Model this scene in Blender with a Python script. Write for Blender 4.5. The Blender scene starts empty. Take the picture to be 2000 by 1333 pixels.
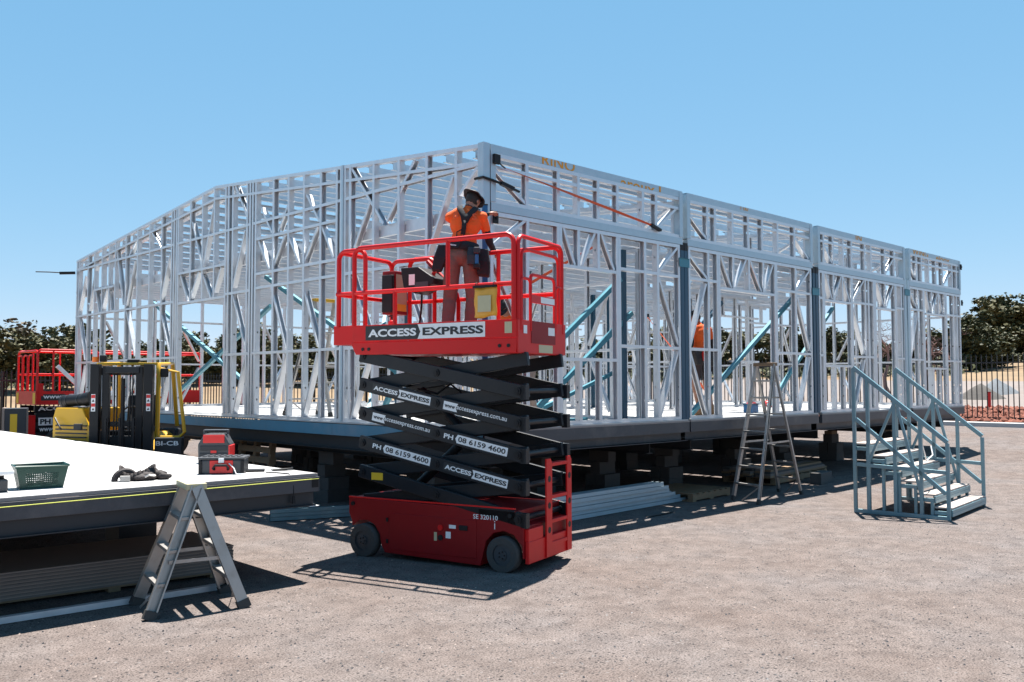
import bpy, bmesh, math, random
from mathutils import Vector as V, Matrix as M, noise
random.seed(7)
rnd = random.random
def U(a, b): return a + (b - a) * random.random()
sc = bpy.context.scene
COL = sc.collection

# ------------------------------------------------------------------ camera
CAM = V((-7.127, -7.832, 1.80))
YAW, PITCH, ROLL = 0.7687, 0.0478, -0.0025
fw = V((math.cos(PITCH) * math.sin(YAW), math.cos(PITCH) * math.cos(YAW), math.sin(PITCH)))
rt = V((math.cos(YAW), -math.sin(YAW), 0)); up = rt.cross(fw)
r2 = rt * math.cos(ROLL) + up * math.sin(ROLL); u2 = up * math.cos(ROLL) - rt * math.sin(ROLL)
cd = bpy.data.cameras.new('camera'); cam = bpy.data.objects.new('camera', cd); COL.objects.link(cam)
cam.matrix_world = M(((r2.x, u2.x, -fw.x, CAM.x), (r2.y, u2.y, -fw.y, CAM.y), (r2.z, u2.z, -fw.z, CAM.z), (0, 0, 0, 1)))
cd.sensor_width = 36; cd.lens = 31.57; cd.clip_start = 0.1; cd.clip_end = 2000
sc.camera = cam

# ------------------------------------------------------------------ sky, sun, exposure
SUN = V((0.27, 0.18, 1.0)).normalized()            # direction towards the sun
EL = math.asin(SUN.z); AZ = math.atan2(SUN.x, SUN.y)
w = bpy.data.worlds.new('World'); sc.world = w; w.use_nodes = True
nt = w.node_tree; bg = nt.nodes['Background']
sky = nt.nodes.new('ShaderNodeTexSky'); sky.sky_type = 'NISHITA'; sky.sun_disc = False
sky.sun_elevation = EL; sky.sun_rotation = AZ; sky.altitude = 2000; sky.air_density = 1.0; sky.dust_density = 0.0; sky.ozone_density = 6.0
sp_ = nt.nodes.new('ShaderNodeSeparateColor'); cb_ = nt.nodes.new('ShaderNodeCombineColor'); nt.links.new(sky.outputs[0], sp_.inputs[0])
for i_, (g_, t_) in enumerate(((0.75, 0.70), (0.42, 1.25), (0.30, 1.78))):       # paler, evenly graded summer sky
    pw = nt.nodes.new('ShaderNodeMath'); pw.operation = 'POWER'; pw.inputs[1].default_value = g_; mu = nt.nodes.new('ShaderNodeMath'); mu.operation = 'MULTIPLY'; mu.inputs[1].default_value = t_
    nt.links.new(sp_.outputs[i_], pw.inputs[0]); nt.links.new(pw.outputs[0], mu.inputs[0]); nt.links.new(mu.outputs[0], cb_.inputs[i_])
nt.links.new(cb_.outputs[0], bg.inputs[0]); bg.inputs[1].default_value = 0.106
sd = bpy.data.lights.new('sun', 'SUN'); sd.energy = 5.0; sd.angle = math.radians(0.5); sd.color = (1.0, 0.955, 0.89)
so = bpy.data.objects.new('sun', sd); COL.objects.link(so); so.rotation_euler = (-SUN).to_track_quat('-Z', 'Y').to_euler()
so.location = (0, 0, 40)
vs = sc.view_settings; vs.view_transform = 'Standard'; vs.look = 'None'; vs.gamma = 1; vs.exposure = 1.5
try: vs.use_curve_mapping = False
except Exception: pass
sc.cycles.max_bounces = 8; sc.cycles.diffuse_bounces = 4; sc.cycles.glossy_bounces = 3; sc.cycles.transparent_max_bounces = 6
sc.cycles.caustics_reflective = False; sc.cycles.caustics_refractive = False; sc.cycles.sample_clamp_indirect = 6

# ------------------------------------------------------------------ materials
MATS = {}
def mat(name, col, rough=0.5, metal=0.0, var=0.08, scale=6.0, bump=0.0, bscale=60.0, spec=0.5, stretch=None, dirt=None, dscale=2.0, damt=0.5):
    m = bpy.data.materials.new(name); m.use_nodes = True; n = m.node_tree.nodes; l = m.node_tree.links
    b = n['Principled BSDF']; b.inputs['Roughness'].default_value = rough; b.inputs['Metallic'].default_value = metal
    b.inputs['Specular IOR Level'].default_value = spec
    tc = n.new('ShaderNodeTexCoord'); geo = n.new('ShaderNodeNewGeometry'); src = geo.outputs['Position']
    if stretch:
        mp = n.new('ShaderNodeMapping'); mp.inputs['Scale'].default_value = stretch; l.new(src, mp.inputs[0]); src = mp.outputs[0]
    nz = n.new('ShaderNodeTexNoise'); nz.inputs['Scale'].default_value = scale; nz.inputs['Detail'].default_value = 6; nz.inputs['Roughness'].default_value = 0.65
    l.new(src, nz.inputs['Vector'])
    mx = n.new('ShaderNodeMix'); mx.data_type = 'RGBA'
    mx.inputs[6].default_value = tuple(max(0, c * (1 - var * 1.6)) for c in col) + (1,); mx.inputs[7].default_value = tuple(min(1, c * (1 + var * 1.6)) for c in col) + (1,)
    l.new(nz.outputs[0], mx.inputs[0]); out = mx.outputs[2]
    if dirt:
        n2 = n.new('ShaderNodeTexNoise'); n2.inputs['Scale'].default_value = dscale; n2.inputs['Detail'].default_value = 8; n2.inputs['Roughness'].default_value = 0.7
        l.new(geo.outputs['Position'], n2.inputs['Vector'])
        rp = n.new('ShaderNodeValToRGB'); rp.color_ramp.elements[0].position = 0.5; rp.color_ramp.elements[1].position = 0.72
        l.new(n2.outputs[0], rp.inputs[0])
        mu = n.new('ShaderNodeMath'); mu.operation = 'MULTIPLY'; mu.inputs[1].default_value = damt; l.new(rp.outputs[0], mu.inputs[0])
        m2 = n.new('ShaderNodeMix'); m2.data_type = 'RGBA'; m2.inputs[7].default_value = tuple(dirt) + (1,)
        l.new(mu.outputs[0], m2.inputs[0]); l.new(out, m2.inputs[6]); out = m2.outputs[2]
    l.new(out, b.inputs['Base Color'])
    mr = n.new('ShaderNodeMapRange'); mr.inputs[3].default_value = max(0.03, rough - 0.08); mr.inputs[4].default_value = min(1, rough + 0.1)
    l.new(nz.outputs[0], mr.inputs[0]); l.new(mr.outputs[0], b.inputs['Roughness'])
    if bump:
        nb = n.new('ShaderNodeTexNoise'); nb.inputs['Scale'].default_value = bscale; nb.inputs['Detail'].default_value = 5
        l.new(src, nb.inputs['Vector']); bp = n.new('ShaderNodeBump'); bp.inputs['Strength'].default_value = bump; bp.inputs['Distance'].default_value = 0.02
        l.new(nb.outputs[0], bp.inputs['Height']); l.new(bp.outputs[0], b.inputs['Normal'])
    MATS[name] = m; return m
mat('galv', (0.63, 0.655, 0.69), 0.36, 0.5, 0.10, 9, dirt=(0.55, 0.55, 0.57), dscale=3, damt=0.35)
mat('galv_blue', (0.42, 0.52, 0.58), 0.42, 0.45, 0.08, 7)  # galvanised steel with the blue sky reflection put into its base colour
mat('teal', (0.045, 0.20, 0.26), 0.45, 0.1, 0.12, 5)
mat('teal_dark', (0.010, 0.062, 0.11), 0.4, 0.1, 0.12, 5)
mat('teal_fascia', (0.055, 0.20, 0.30), 0.45, 0.1, 0.12, 4, dirt=(0.2, 0.25, 0.3), dscale=1.2, damt=0.5)
mat('slate', (0.055, 0.058, 0.068), 0.42, 0.2, 0.12, 4, dirt=(0.16, 0.15, 0.15), dscale=1.5, damt=0.5)
mat('slate_dark', (0.025, 0.027, 0.032), 0.5, 0.2, 0.15, 4)
mat('floor_white', (0.4125, 0.405, 0.3975), 0.6, 0, 0.05, 3, dirt=(0.55, 0.53, 0.5), dscale=1.4, damt=0.5)
mat('edge_board', (0.27, 0.24, 0.225), 0.8, 0, 0.15, 8)
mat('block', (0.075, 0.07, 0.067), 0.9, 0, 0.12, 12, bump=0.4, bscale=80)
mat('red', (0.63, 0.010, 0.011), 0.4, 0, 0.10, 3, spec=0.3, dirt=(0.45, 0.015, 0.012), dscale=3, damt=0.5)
mat('red_dark', (0.24, 0.005, 0.008), 0.45, 0, 0.12, 3, spec=0.25, dirt=(0.15, 0.008, 0.01), dscale=3, damt=0.5)  # darker copy of red, with the chassis' deep shade put into the colour
mat('arm', (0.010, 0.012, 0.016), 0.42, 0.1, 0.15, 4, dirt=(0.025, 0.023, 0.022), dscale=5, damt=0.5, spec=0.35)
mat('black', (0.009, 0.009, 0.011), 0.5, 0, 0.15, 8, spec=0.3)
mat('rubber', (0.045, 0.043, 0.042), 0.8, 0, 0.2, 14, bump=0.3, bscale=90)
mat('tyre_grey', (0.055, 0.052, 0.05), 0.85, 0, 0.15, 14, bump=0.2)
mat('rim', (0.045, 0.055, 0.065), 0.5, 0.3, 0.15, 8)
mat('white', (0.78, 0.78, 0.78), 0.45, 0, 0.03, 8)
mat('ink', (0.016, 0.017, 0.02), 0.5, 0, 0.02, 8)
mat('cream', (0.496, 0.44, 0.272), 0.5, 0, 0.06, 8)
mat('sticker_yellow', (0.75, 0.46, 0.02), 0.5, 0, 0.05, 8)
mat('alu', (0.391, 0.374, 0.357), 0.42, 0.65, 0.10, 10, stretch=(1, 1, 0.3), dirt=(0.28, 0.24, 0.21), dscale=6, damt=0.6)
mat('yellow', (0.576, 0.32, 0.0096), 0.38, 0, 0.08, 4, dirt=(0.45, 0.25, 0.03), dscale=4, damt=0.4)
mat('orange_cloth', (0.76, 0.104, 0.012), 0.85, 0, 0.12, 12, bump=0.25, bscale=25)
mat('khaki', (0.1318, 0.08925, 0.07225), 0.9, 0, 0.15, 10, bump=0.35, bscale=22)
mat('dark_cloth', (0.014, 0.014, 0.017), 0.9, 0, 0.2, 14, bump=0.3, bscale=30)
mat('shorts', (0.05, 0.032, 0.03), 0.9, 0, 0.2, 14, bump=0.3, bscale=30)
mat('skin', (0.336, 0.16, 0.104), 0.55, 0, 0.08, 14)
mat('hair', (0.02, 0.014, 0.011), 0.7, 0, 0.2, 40)
mat('boot', (0.30, 0.17, 0.09), 0.85, 0, 0.15, 14, bump=0.2)
mat('strap_orange', (0.6375, 0.102, 0.034), 0.7, 0, 0.08, 20)
mat('level_blue', (0.01275, 0.119, 0.2805), 0.35, 0, 0.05, 8)
mat('timber', (0.238, 0.154, 0.091), 0.85, 0, 0.22, 9, stretch=(1, 6, 6), bump=0.3)
mat('sheet', (0.30, 0.235, 0.20), 0.8, 0, 0.10, 7)
mat('sheet2', (0.20, 0.16, 0.14), 0.8, 0, 0.10, 7)
mat('basket', (0.004, 0.048, 0.035), 0.4, 0, 0.1, 8)
mat('leather', (0.028, 0.021, 0.020), 0.75, 0, 0.3, 20, bump=0.4, bscale=40)
mat('toolred', (0.62, 0.02, 0.018), 0.4, 0, 0.05, 8)
mat('grey_plastic', (0.045, 0.047, 0.052), 0.45, 0, 0.1, 10)
mat('fence', (0.012, 0.011, 0.012), 0.45, 0, 0.1, 8)
mat('bark', (0.17, 0.125, 0.10), 0.9, 0, 0.3, 3, bump=0.4)
mat('bark_dead', (0.24, 0.15, 0.13), 0.9, 0, 0.3, 3)
mat('rock', (0.216, 0.072, 0.0432), 0.9, 0, 0.4, 3, bump=0.4)
mat('concrete', (0.4125, 0.405, 0.3975), 0.8, 0, 0.08, 5)
mat('pile_dark', (0.08, 0.072, 0.0656), 0.95, 0, 0.25, 6, bump=0.6, bscale=8)
mat('pile_blue', (0.136, 0.148, 0.16), 0.95, 0, 0.3, 8, bump=0.6, bscale=10)
mat('bin', (0.03, 0.033, 0.04), 0.5, 0, 0.1, 8)
mat('glass_dark', (0.03, 0.035, 0.04), 0.12, 0, 0.05, 8)
mat('amber', (0.85, 0.18, 0.01), 0.3, 0, 0.05, 8)
mat('rope', (0.6, 0.62, 0.12), 0.8, 0, 0.05, 8)
mat('stair', (0.18, 0.30, 0.34), 0.42, 0.35, 0.10, 5, dirt=(0.30, 0.36, 0.38), dscale=3, damt=0.5)
mat('tread', (0.406, 0.343, 0.308), 0.85, 0, 0.1, 6)
mat('paint_orange', (0.70, 0.30, 0.02), 0.6, 0, 0.15, 30)
mat('blue_tape', (0.02, 0.20, 0.55), 0.5, 0, 0.05, 8)
mat('plastic_clear', (0.72, 0.36, 0.04), 0.4, 0, 0.12, 10)
mat('canvas_tan', (0.33, 0.25, 0.2), 0.9, 0, 0.12, 10)
def leafmat(name, c1, c2):
    m = bpy.data.materials.new(name); m.use_nodes = True; n = m.node_tree.nodes; l = m.node_tree.links; b = n['Principled BSDF']
    b.inputs['Roughness'].default_value = 0.65; b.inputs['Specular IOR Level'].default_value = 0.25
    g = n.new('ShaderNodeNewGeometry'); mx = n.new('ShaderNodeMix'); mx.data_type = 'RGBA'
    mx.inputs[6].default_value = c1 + (1,); mx.inputs[7].default_value = c2 + (1,)
    l.new(g.outputs['Random Per Island'], mx.inputs[0]); l.new(mx.outputs[2], b.inputs['Base Color']); MATS[name] = m
leafmat('leaf_a', (0.0396, 0.0432, 0.0173), (0.119, 0.108, 0.0468))
leafmat('leaf_b', (0.0576, 0.0504, 0.0302), (0.137, 0.104, 0.072))
leafmat('leaf_c', (0.0288, 0.036, 0.0158), (0.0828, 0.0828, 0.0346))

# ------------------------------------------------------------------ mesh helpers
class MB:
    def __init__(s): s.v = []; s.f = []; s.mi = []; s.cur = 0
    def add(s, vs_, fs):
        o = len(s.v); s.v += [tuple(q) for q in vs_]
        for f in fs: s.f.append([o + i for i in f]); s.mi.append(s.cur)
    def box(s, x0, x1, y0, y1, z0, z1):
        s.add([(x0, y0, z0), (x1, y0, z0), (x1, y1, z0), (x0, y1, z0), (x0, y0, z1), (x1, y0, z1), (x1, y1, z1), (x0, y1, z1)],
              [(0, 3, 2, 1), (4, 5, 6, 7), (0, 1, 5, 4), (1, 2, 6, 5), (2, 3, 7, 6), (3, 0, 4, 7)])
    def bar(s, p0, p1, w_, d_, n=(0, 0, 1)):                       # rectangular bar: w_ across, d_ along n
        p0 = V(p0); p1 = V(p1); z = (p1 - p0).normalized(); y = V(n); y = (y - z * y.dot(z)).normalized(); x = y.cross(z)
        c = []
        for p in (p0, p1):
            for a, b in ((-1, -1), (1, -1), (1, 1), (-1, 1)): c.append(p + x * (a * w_ / 2) + y * (b * d_ / 2))
        s.add(c, [(0, 3, 2, 1), (4, 5, 6, 7), (0, 1, 5, 4), (1, 2, 6, 5), (2, 3, 7, 6), (3, 0, 4, 7)])
    def cyl(s, p0, p1, r0, r1=None, n=12, cap=True):
        r1 = r0 if r1 is None else r1; p0 = V(p0); p1 = V(p1); z = (p1 - p0).normalized()
        a = z.orthogonal().normalized(); b = z.cross(a); c = []
        for p, r in ((p0, r0), (p1, r1)):
            for i in range(n):
                t = 2 * math.pi * i / n; c.append(p + a * (r * math.cos(t)) + b * (r * math.sin(t)))
        f = [(i, (i + 1) % n, n + (i + 1) % n, n + i) for i in range(n)]
        if cap: f += [tuple(range(n))[::-1], tuple(range(n, 2 * n))]
        s.add(c, f)
    def tube(s, path, r, n=8, closed=False):
        P = [V(p) for p in path]; k = len(P); rings = []; a = None
        for i in range(k):
            t = (P[(i + 1) % k] - P[i - 1]) if closed else (P[min(i + 1, k - 1)] - P[max(i - 1, 0)])
            t.normalize()
            a = t.orthogonal() if a is None else a - t * a.dot(t)
            if a.length < 1e-6: a = t.orthogonal()
            a.normalize(); b = t.cross(a)
            rr = r[i] if isinstance(r, (list, tuple)) else r
            rings.append([P[i] + a * (rr * math.cos(2 * math.pi * j / n)) + b * (rr * math.sin(2 * math.pi * j / n)) for j in range(n)])
        fs = []
        for i in range(k if closed else k - 1):
            q = (i + 1) % k
            for j in range(n): fs.append((i * n + j, i * n + (j + 1) % n, q * n + (j + 1) % n, q * n + j))
        if not closed: fs += [tuple(range(n))[::-1], tuple(range((k - 1) * n, k * n))]
        s.add([q for R in rings for q in R], fs)
    def prism(s, poly, axis, a0, a1):                              # outline extruded along an axis ('x','y','z')
        k = len(poly)
        def p3(q, a):
            return {'x': (a, q[0], q[1]), 'y': (q[0], a, q[1]), 'z': (q[0], q[1], a)}[axis]
        s.add([p3(q, a0) for q in poly] + [p3(q, a1) for q in poly],
              [tuple(range(k))[::-1], tuple(range(k, 2 * k))] + [(i, (i + 1) % k, k + (i + 1) % k, k + i) for i in range(k)])
    def ell(s, c, r, nu=10, nv=7, rot=None):
        c = V(c); vs_ = []; fs = []
        for j in range(nv + 1):
            ph = math.pi * j / nv - math.pi / 2
            for i in range(nu):
                t = 2 * math.pi * i / nu; q = V((r[0] * math.cos(ph) * math.cos(t), r[1] * math.cos(ph) * math.sin(t), r[2] * math.sin(ph)))
                if rot: q = rot @ q
                vs_.append(c + q)
        for j in range(nv):
            for i in range(nu): fs.append((j * nu + i, j * nu + (i + 1) % nu, (j + 1) * nu + (i + 1) % nu, (j + 1) * nu + i))
        s.add(vs_, fs)
    def cchan(s, p0, p1, w_, d_, n, flip=False, lip=0.012):        # sheet-steel C section: d_ along n, flanges w_
        p0 = V(p0); p1 = V(p1); z = (p1 - p0).normalized(); y = V(n); y = (y - z * y.dot(z)).normalized(); x = y.cross(z)
        if flip: x = -x
        pr = [(w_ / 2, -d_ / 2 + lip), (w_ / 2, -d_ / 2), (-w_ / 2, -d_ / 2), (-w_ / 2, d_ / 2), (w_ / 2, d_ / 2), (w_ / 2, d_ / 2 - lip)]
        s.add([p + x * a + y * b for p in (p0, p1) for a, b in pr], [(i, i + 1, 7 + i, 6 + i) for i in range(5)])
    def mesh(s, name, mats, smooth=False, recalc=True):
        me = bpy.data.meshes.new(name); me.from_pydata(s.v, [], s.f)
        for m in (mats if isinstance(mats, (list, tuple)) else [mats]): me.materials.append(MATS[m] if isinstance(m, str) else m)
        if s.mi and max(s.mi): me.polygons.foreach_set('material_index', s.mi)
        if recalc:
            b = bmesh.new(); b.from_mesh(me); bmesh.ops.recalc_face_normals(b, faces=b.faces); b.to_mesh(me); b.free()
        if smooth:
            me.polygons.foreach_set('use_smooth', [True] * len(me.polygons))
            try: me.set_sharp_from_angle(angle=math.radians(40))
            except Exception: pass
        me.update(); return me
    def build(s, name, mats, parent=None, smooth=False, recalc=True, bevel=0):
        o = bpy.data.objects.new(name, s.mesh(name, mats, smooth, recalc)); COL.objects.link(o)
        if parent: o.parent = parent
        if bevel:
            md = o.modifiers.new('bevel', 'BEVEL'); md.width = bevel; md.segments = 2; md.limit_method = 'ANGLE'
        return o
def tag(o, label=None, cat=None, group=None, kind=None):
    if label: o['label'] = label
    if cat: o['category'] = cat
    if group: o['group'] = group
    if kind: o['kind'] = kind
    return o
def thing(name, label, cat, loc=(0, 0, 0), rotz=0, group=None):
    o = bpy.data.objects.new(name, None); o.empty_display_size = 0.2; COL.objects.link(o); o.location = loc; o.rotation_euler = (0, 0, rotz)
    return tag(o, label, cat, group)
def link(name, me, parent=None, loc=(0, 0, 0), rot=None, scale=None):
    o = bpy.data.objects.new(name, me); COL.objects.link(o); o.location = loc
    if rot: o.rotation_euler = rot
    if scale: o.scale = scale
    if parent: o.parent = parent
    return o
def copy_tree(o, parent=None):
    c = o.copy(); COL.objects.link(c); c.parent = parent
    for ch in list(o.children): copy_tree(ch, c)
    return c
def frame_obj(o, x, y, z, loc):
    o.matrix_local = M(((x[0], y[0], z[0], loc[0]), (x[1], y[1], z[1], loc[1]), (x[2], y[2], z[2], loc[2]), (0, 0, 0, 1)))
def arc(c, r, a0, a1, ax, ay, n=6):
    c = V(c); ax = V(ax); ay = V(ay)
    return [c + ax * (r * math.cos(a0 + (a1 - a0) * i / n)) + ay * (r * math.sin(a0 + (a1 - a0) * i / n)) for i in range(n + 1)]
def text_mesh(s, width, height, material, bold=0.0, shear=0, ext=0.0008):
    cu = bpy.data.curves.new('lettering', 'FONT'); cu.body = s; cu.size = 1; cu.offset = bold; cu.shear = shear; cu.fill_mode = 'FRONT'; cu.resolution_u = 3
    o = bpy.data.objects.new('t', cu); COL.objects.link(o); bpy.context.view_layer.update()
    me = bpy.data.meshes.new_from_object(o.evaluated_get(bpy.context.evaluated_depsgraph_get()))
    bpy.data.objects.remove(o); bpy.data.curves.remove(cu)
    xs = [v.co.x for v in me.vertices]; ys = [v.co.y for v in me.vertices]
    x0, x1, y0, y1 = min(xs), max(xs), min(ys), max(ys)
    for v in me.vertices: v.co = V(((v.co.x - x0) / (x1 - x0) * width, (v.co.y - y0) / (y1 - y0) * height, 0))
    me.materials.clear(); me.materials.append(MATS[material]); me.name = 'lettering'
    return me
def put_text(parent, s, origin, xa, ya, width, height, material='white', bold=0.02, name='lettering', shear=0):
    o = bpy.data.objects.new(name, text_mesh(s, width, height, material, bold, shear)); COL.objects.link(o)
    xa = V(xa).normalized(); ya = V(ya).normalized(); za = xa.cross(ya)
    if parent: o.parent = parent
    frame_obj(o, xa, ya, za, origin); return o
def sstep(a, b, x):
    t = max(0, min(1, (x - a) / (b - a))); return t * t * (3 - 2 * t)
ORD = ['first', 'second', 'third', 'fourth', 'fifth', 'sixth', 'seventh', 'eighth', 'ninth', 'tenth', 'eleventh', 'twelfth', 'thirteenth', 'fourteenth', 'fifteenth', 'sixteenth', 'seventeenth', 'eighteenth', 'nineteenth', 'twentieth'] + ['%dth' % i for i in range(21, 60)]
# ------------------------------------------------------------------ ground
FENCE = [V((-9.5, 12.3)), V((9.0, 22.2)), V((23.0, 22.2)), V((22.6, -14.0))]
def gz(x, y):
    z = 0.5 * sstep(7, 21, x)
    dx, dy = x - 5, y - 5; r = math.hypot(dx, dy)
    if r > 23:
        k = 0.042 + 0.016 * sstep(-0.1, 0.75, dx / r)
        if dx * 0.7 + dy * 0.7 < -5: k *= 0.2
        z += k * min(r - 23, 95) + 0.25 * noise.noise((x * 0.05, y * 0.05, 3)) * sstep(23, 45, r)
    return z
def outside(x, y):
    for a, b in zip(FENCE, FENCE[1:]):
        d = b - a; n_ = V((-d.y, d.x)).normalized()
        if (V((x, y)) - a).dot(n_) > 0: return True
    return False
def ground_mats():
    m = bpy.data.materials.new('gravel'); m.use_nodes = True; n = m.node_tree.nodes; l = m.node_tree.links; b = n['Principled BSDF']
    b.inputs['Roughness'].default_value = 0.95; b.inputs['Specular IOR Level'].default_value = 0.15
    g = n.new('ShaderNodeNewGeometry'); pos = g.outputs['Position']
    def nz(scale, det=6, rg=0.6):
        t = n.new('ShaderNodeTexNoise'); t.inputs['Scale'].default_value = scale; t.inputs['Detail'].default_value = det; t.inputs['Roughness'].default_value = rg; l.new(pos, t.inputs['Vector']); return t.outputs[0]
    def ramp(src, stops):
        r = n.new('ShaderNodeValToRGB'); e = r.color_ramp.elements
        while len(e) < len(stops): e.new(0.5)
        for q, (p_, c) in zip(e, stops): q.position = p_; q.color = c + (1,) if len(c) == 3 else c
        l.new(src, r.inputs[0]); return r.outputs[0]
    def mix(f, a, b_, mode='MIX'):
        x = n.new('ShaderNodeMix'); x.data_type = 'RGBA'; x.blend_type = mode
        if isinstance(f, float): x.inputs[0].default_value = f
        else: l.new(f, x.inputs[0])
        for i, q in ((6, a), (7, b_)):
            if isinstance(q, tuple): x.inputs[i].default_value = q + (1,)
            else: l.new(q, x.inputs[i])
        return x.outputs[2]
    base = ramp(nz(0.55, 8, 0.62), [(0.30, (0.1401, 0.1096, 0.09662)), (0.5, (0.1536, 0.1274, 0.1166)), (0.72, (0.1511, 0.1345, 0.1306))])
    mid = ramp(nz(4.0, 8, 0.7), [(0.32, (0.70, 0.69, 0.69)), (0.68, (1.2, 1.2, 1.2))])
    c = mix(1.0, base, mid, 'MULTIPLY')
    fine = ramp(nz(75, 3, 0.7), [(0.38, (0.42, 0.41, 0.41)), (0.50, (1.0, 1.0, 1.0)), (0.66, (1.3, 1.3, 1.3))])
    c = mix(1.0, c, fine, 'MULTIPLY')
    vo = n.new('ShaderNodeTexVoronoi'); vo.inputs['Scale'].default_value = 27; l.new(pos, vo.inputs['Vector'])
    msk = ramp(vo.outputs['Distance'], [(0.22, (1, 1, 1)), (0.34, (0, 0, 0))])
    sel = n.new('ShaderNodeSeparateColor'); l.new(vo.outputs['Color'], sel.inputs[0])
    pt = ramp(sel.outputs[0], [(0.45, (0, 0, 0)), (0.50, (1, 1, 1))])
    den = ramp(nz(2.2, 5, 0.6), [(0.36, (0.3, 0.3, 0.3)), (0.55, (1, 1, 1))])
    mm = mix(1.0, mix(1.0, msk, pt, 'MULTIPLY'), den, 'MULTIPLY')
    stone = ramp(sel.outputs[1], [(0.0, (0.018, 0.016, 0.016)), (0.75, (0.05, 0.045, 0.045)), (0.95, (0.2, 0.18, 0.17))])
    c = mix(mm, c, stone)
    l.new(c, b.inputs['Base Color'])
    bp = n.new('ShaderNodeBump'); bp.inputs['Strength'].default_value = 0.7; bp.inputs['Distance'].default_value = 0.012
    l.new(nz(60, 4, 0.75), bp.inputs['Height'])
    bp2 = n.new('ShaderNodeBump'); bp2.inputs['Strength'].default_value = 0.5; bp2.inputs['Distance'].default_value = 0.06; l.new(nz(2.5, 5, 0.6), bp2.inputs['Height']); l.new(bp2.outputs[0], bp.inputs['Normal'])
    l.new(bp.outputs[0], b.inputs['Normal']); MATS['gravel'] = m
mat('dry_grass', (0.1872, 0.126, 0.0684), 0.95, 0, 0.30, 0.35, bump=0.6, bscale=3, dirt=(0.144, 0.0828, 0.0432), dscale=0.12, damt=0.9)
mat('pale_apron', (0.1728, 0.144, 0.1296), 0.95, 0, 0.15, 0.6, bump=0.4, bscale=6, dirt=(0.1512, 0.1188, 0.1008), dscale=0.25, damt=0.8)
ground_mats()
def build_ground():
    def axis(lo, hi):
        out = [lo]; q = lo
        while q < hi:
            a = abs(q - 5); st = 0.8 if a < 26 else (4 if a < 120 else 40)
            q += st; out.append(q)
        return out
    xs = axis(-400, 420); ys = axis(-400, 420); m = MB(); nx = len(xs)
    m.v = [(x, y, gz(x, y)) for y in ys for x in xs]
    for j in range(len(ys) - 1):
        for i in range(nx - 1):
            m.f.append((j * nx + i, j * nx + i + 1, (j + 1) * nx + i + 1, (j + 1) * nx + i))
            cx, cy = (xs[i] + xs[i + 1]) / 2, (ys[j] + ys[j + 1]) / 2
            k = 0
            if outside(cx, cy): k = 2 if (cx > 22.8 and cx < 52 and cy < 0.9 * cx + 2) else 1
            m.mi.append(k)
    o = m.build('ground', ['gravel', 'dry_grass', 'pale_apron'], smooth=True, recalc=False); tag(o, 'grey pink gravel yard with sandy paddocks beyond the fence', 'ground', kind='structure')
build_ground()
def stones():
    m = MB(); rs = random.Random(3)
    for i in range(16000):
        d = 2.6 + 11 * rs.random() ** 1.5; a = YAW + rs.uniform(-0.62, 0.62)
        x = CAM.x + d * math.sin(a); y = CAM.y + d * math.cos(a); r = rs.choice((0.003, 0.004, 0.004, 0.005, 0.006, 0.009)) * rs.uniform(0.7, 1.3); z = gz(x, y)
        q = [(x + r * rs.uniform(0.7, 1.3), y, z), (x, y + r * rs.uniform(0.7, 1.3), z), (x - r * rs.uniform(.7, 1.3), y, z), (x, y - r * rs.uniform(.7, 1.3), z), (x + r * .2, y + r * .1, z + r * rs.uniform(.6, 1.1))]
        m.cur = rs.choice((0, 0, 0, 1, 2)); m.add(q, [(0, 1, 4), (1, 2, 4), (2, 3, 4), (3, 0, 4)])
    o = m.build('loose_stones', ['slate_dark', 'block', 'sheet'], recalc=False); tag(o, 'small loose stones scattered over the gravel yard', 'stones', kind='stuff')
stones()
# blue and pale scraps on the gravel
# ------------------------------------------------------------------ steel framed modules
ZD = 1.27                                           # top of the building's floor deck
W_ = 14.02; RISE = 0.617
def ztop(v): return 3.40 + RISE * min(v, W_ - v) / (W_ / 2)
CM = {}
def cmesh(L, w_, d_, material, holes):
    key = (round(L, 2), w_, d_, material, holes)
    if key in CM: return CM[key]
    m = MB(); lip = 0.013; L = max(0.02, round(L, 2))
    if not holes: m.cchan((0, 0, 0), (0, 0, L), w_, d_, (0, 1, 0), lip=lip)
    else:
        # flanges and lips
        for sg in (-1, 1):
            y = sg * d_ / 2
            m.add([(w_ / 2, y - sg * lip, 0), (w_ / 2, y, 0), (-w_ / 2, y, 0), (w_ / 2, y - sg * lip, L), (w_ / 2, y, L), (-w_ / 2, y, L)], [(0, 1, 4, 3), (1, 2, 5, 4)])
        zs = [0]; hs = [h for h in (0.27, 0.46, 1.36, 2.34) if h < L - 0.1]
        for h in hs:
            m.add([(-w_ / 2, -d_ / 2, zs[-1]), (-w_ / 2, d_ / 2, zs[-1]), (-w_ / 2, d_ / 2, h - .03), (-w_ / 2, -d_ / 2, h - .03)], [(0, 1, 2, 3)])
            ring = [(-d_ / 2, -.03), (0, -.03), (d_ / 2, -.03), (d_ / 2, 0), (d_ / 2, .03), (0, .03), (-d_ / 2, .03), (-d_ / 2, 0)]
            inn = [(0.017 * math.cos(math.radians(225 + 45 * i)), 0.017 * math.sin(math.radians(225 + 45 * i))) for i in range(8)]
            m.add([(-w_ / 2, a, h + b) for a, b in ring + inn], [(i, (i + 1) % 8, 8 + (i + 1) % 8, 8 + i) for i in range(8)]); zs.append(h + .03)
        m.add([(-w_ / 2, -d_ / 2, zs[-1]), (-w_ / 2, d_ / 2, zs[-1]), (-w_ / 2, d_ / 2, L), (-w_ / 2, -d_ / 2, L)], [(0, 1, 2, 3)])
    CM[key] = m.mesh('c_section', material, recalc=False); return CM[key]
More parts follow.
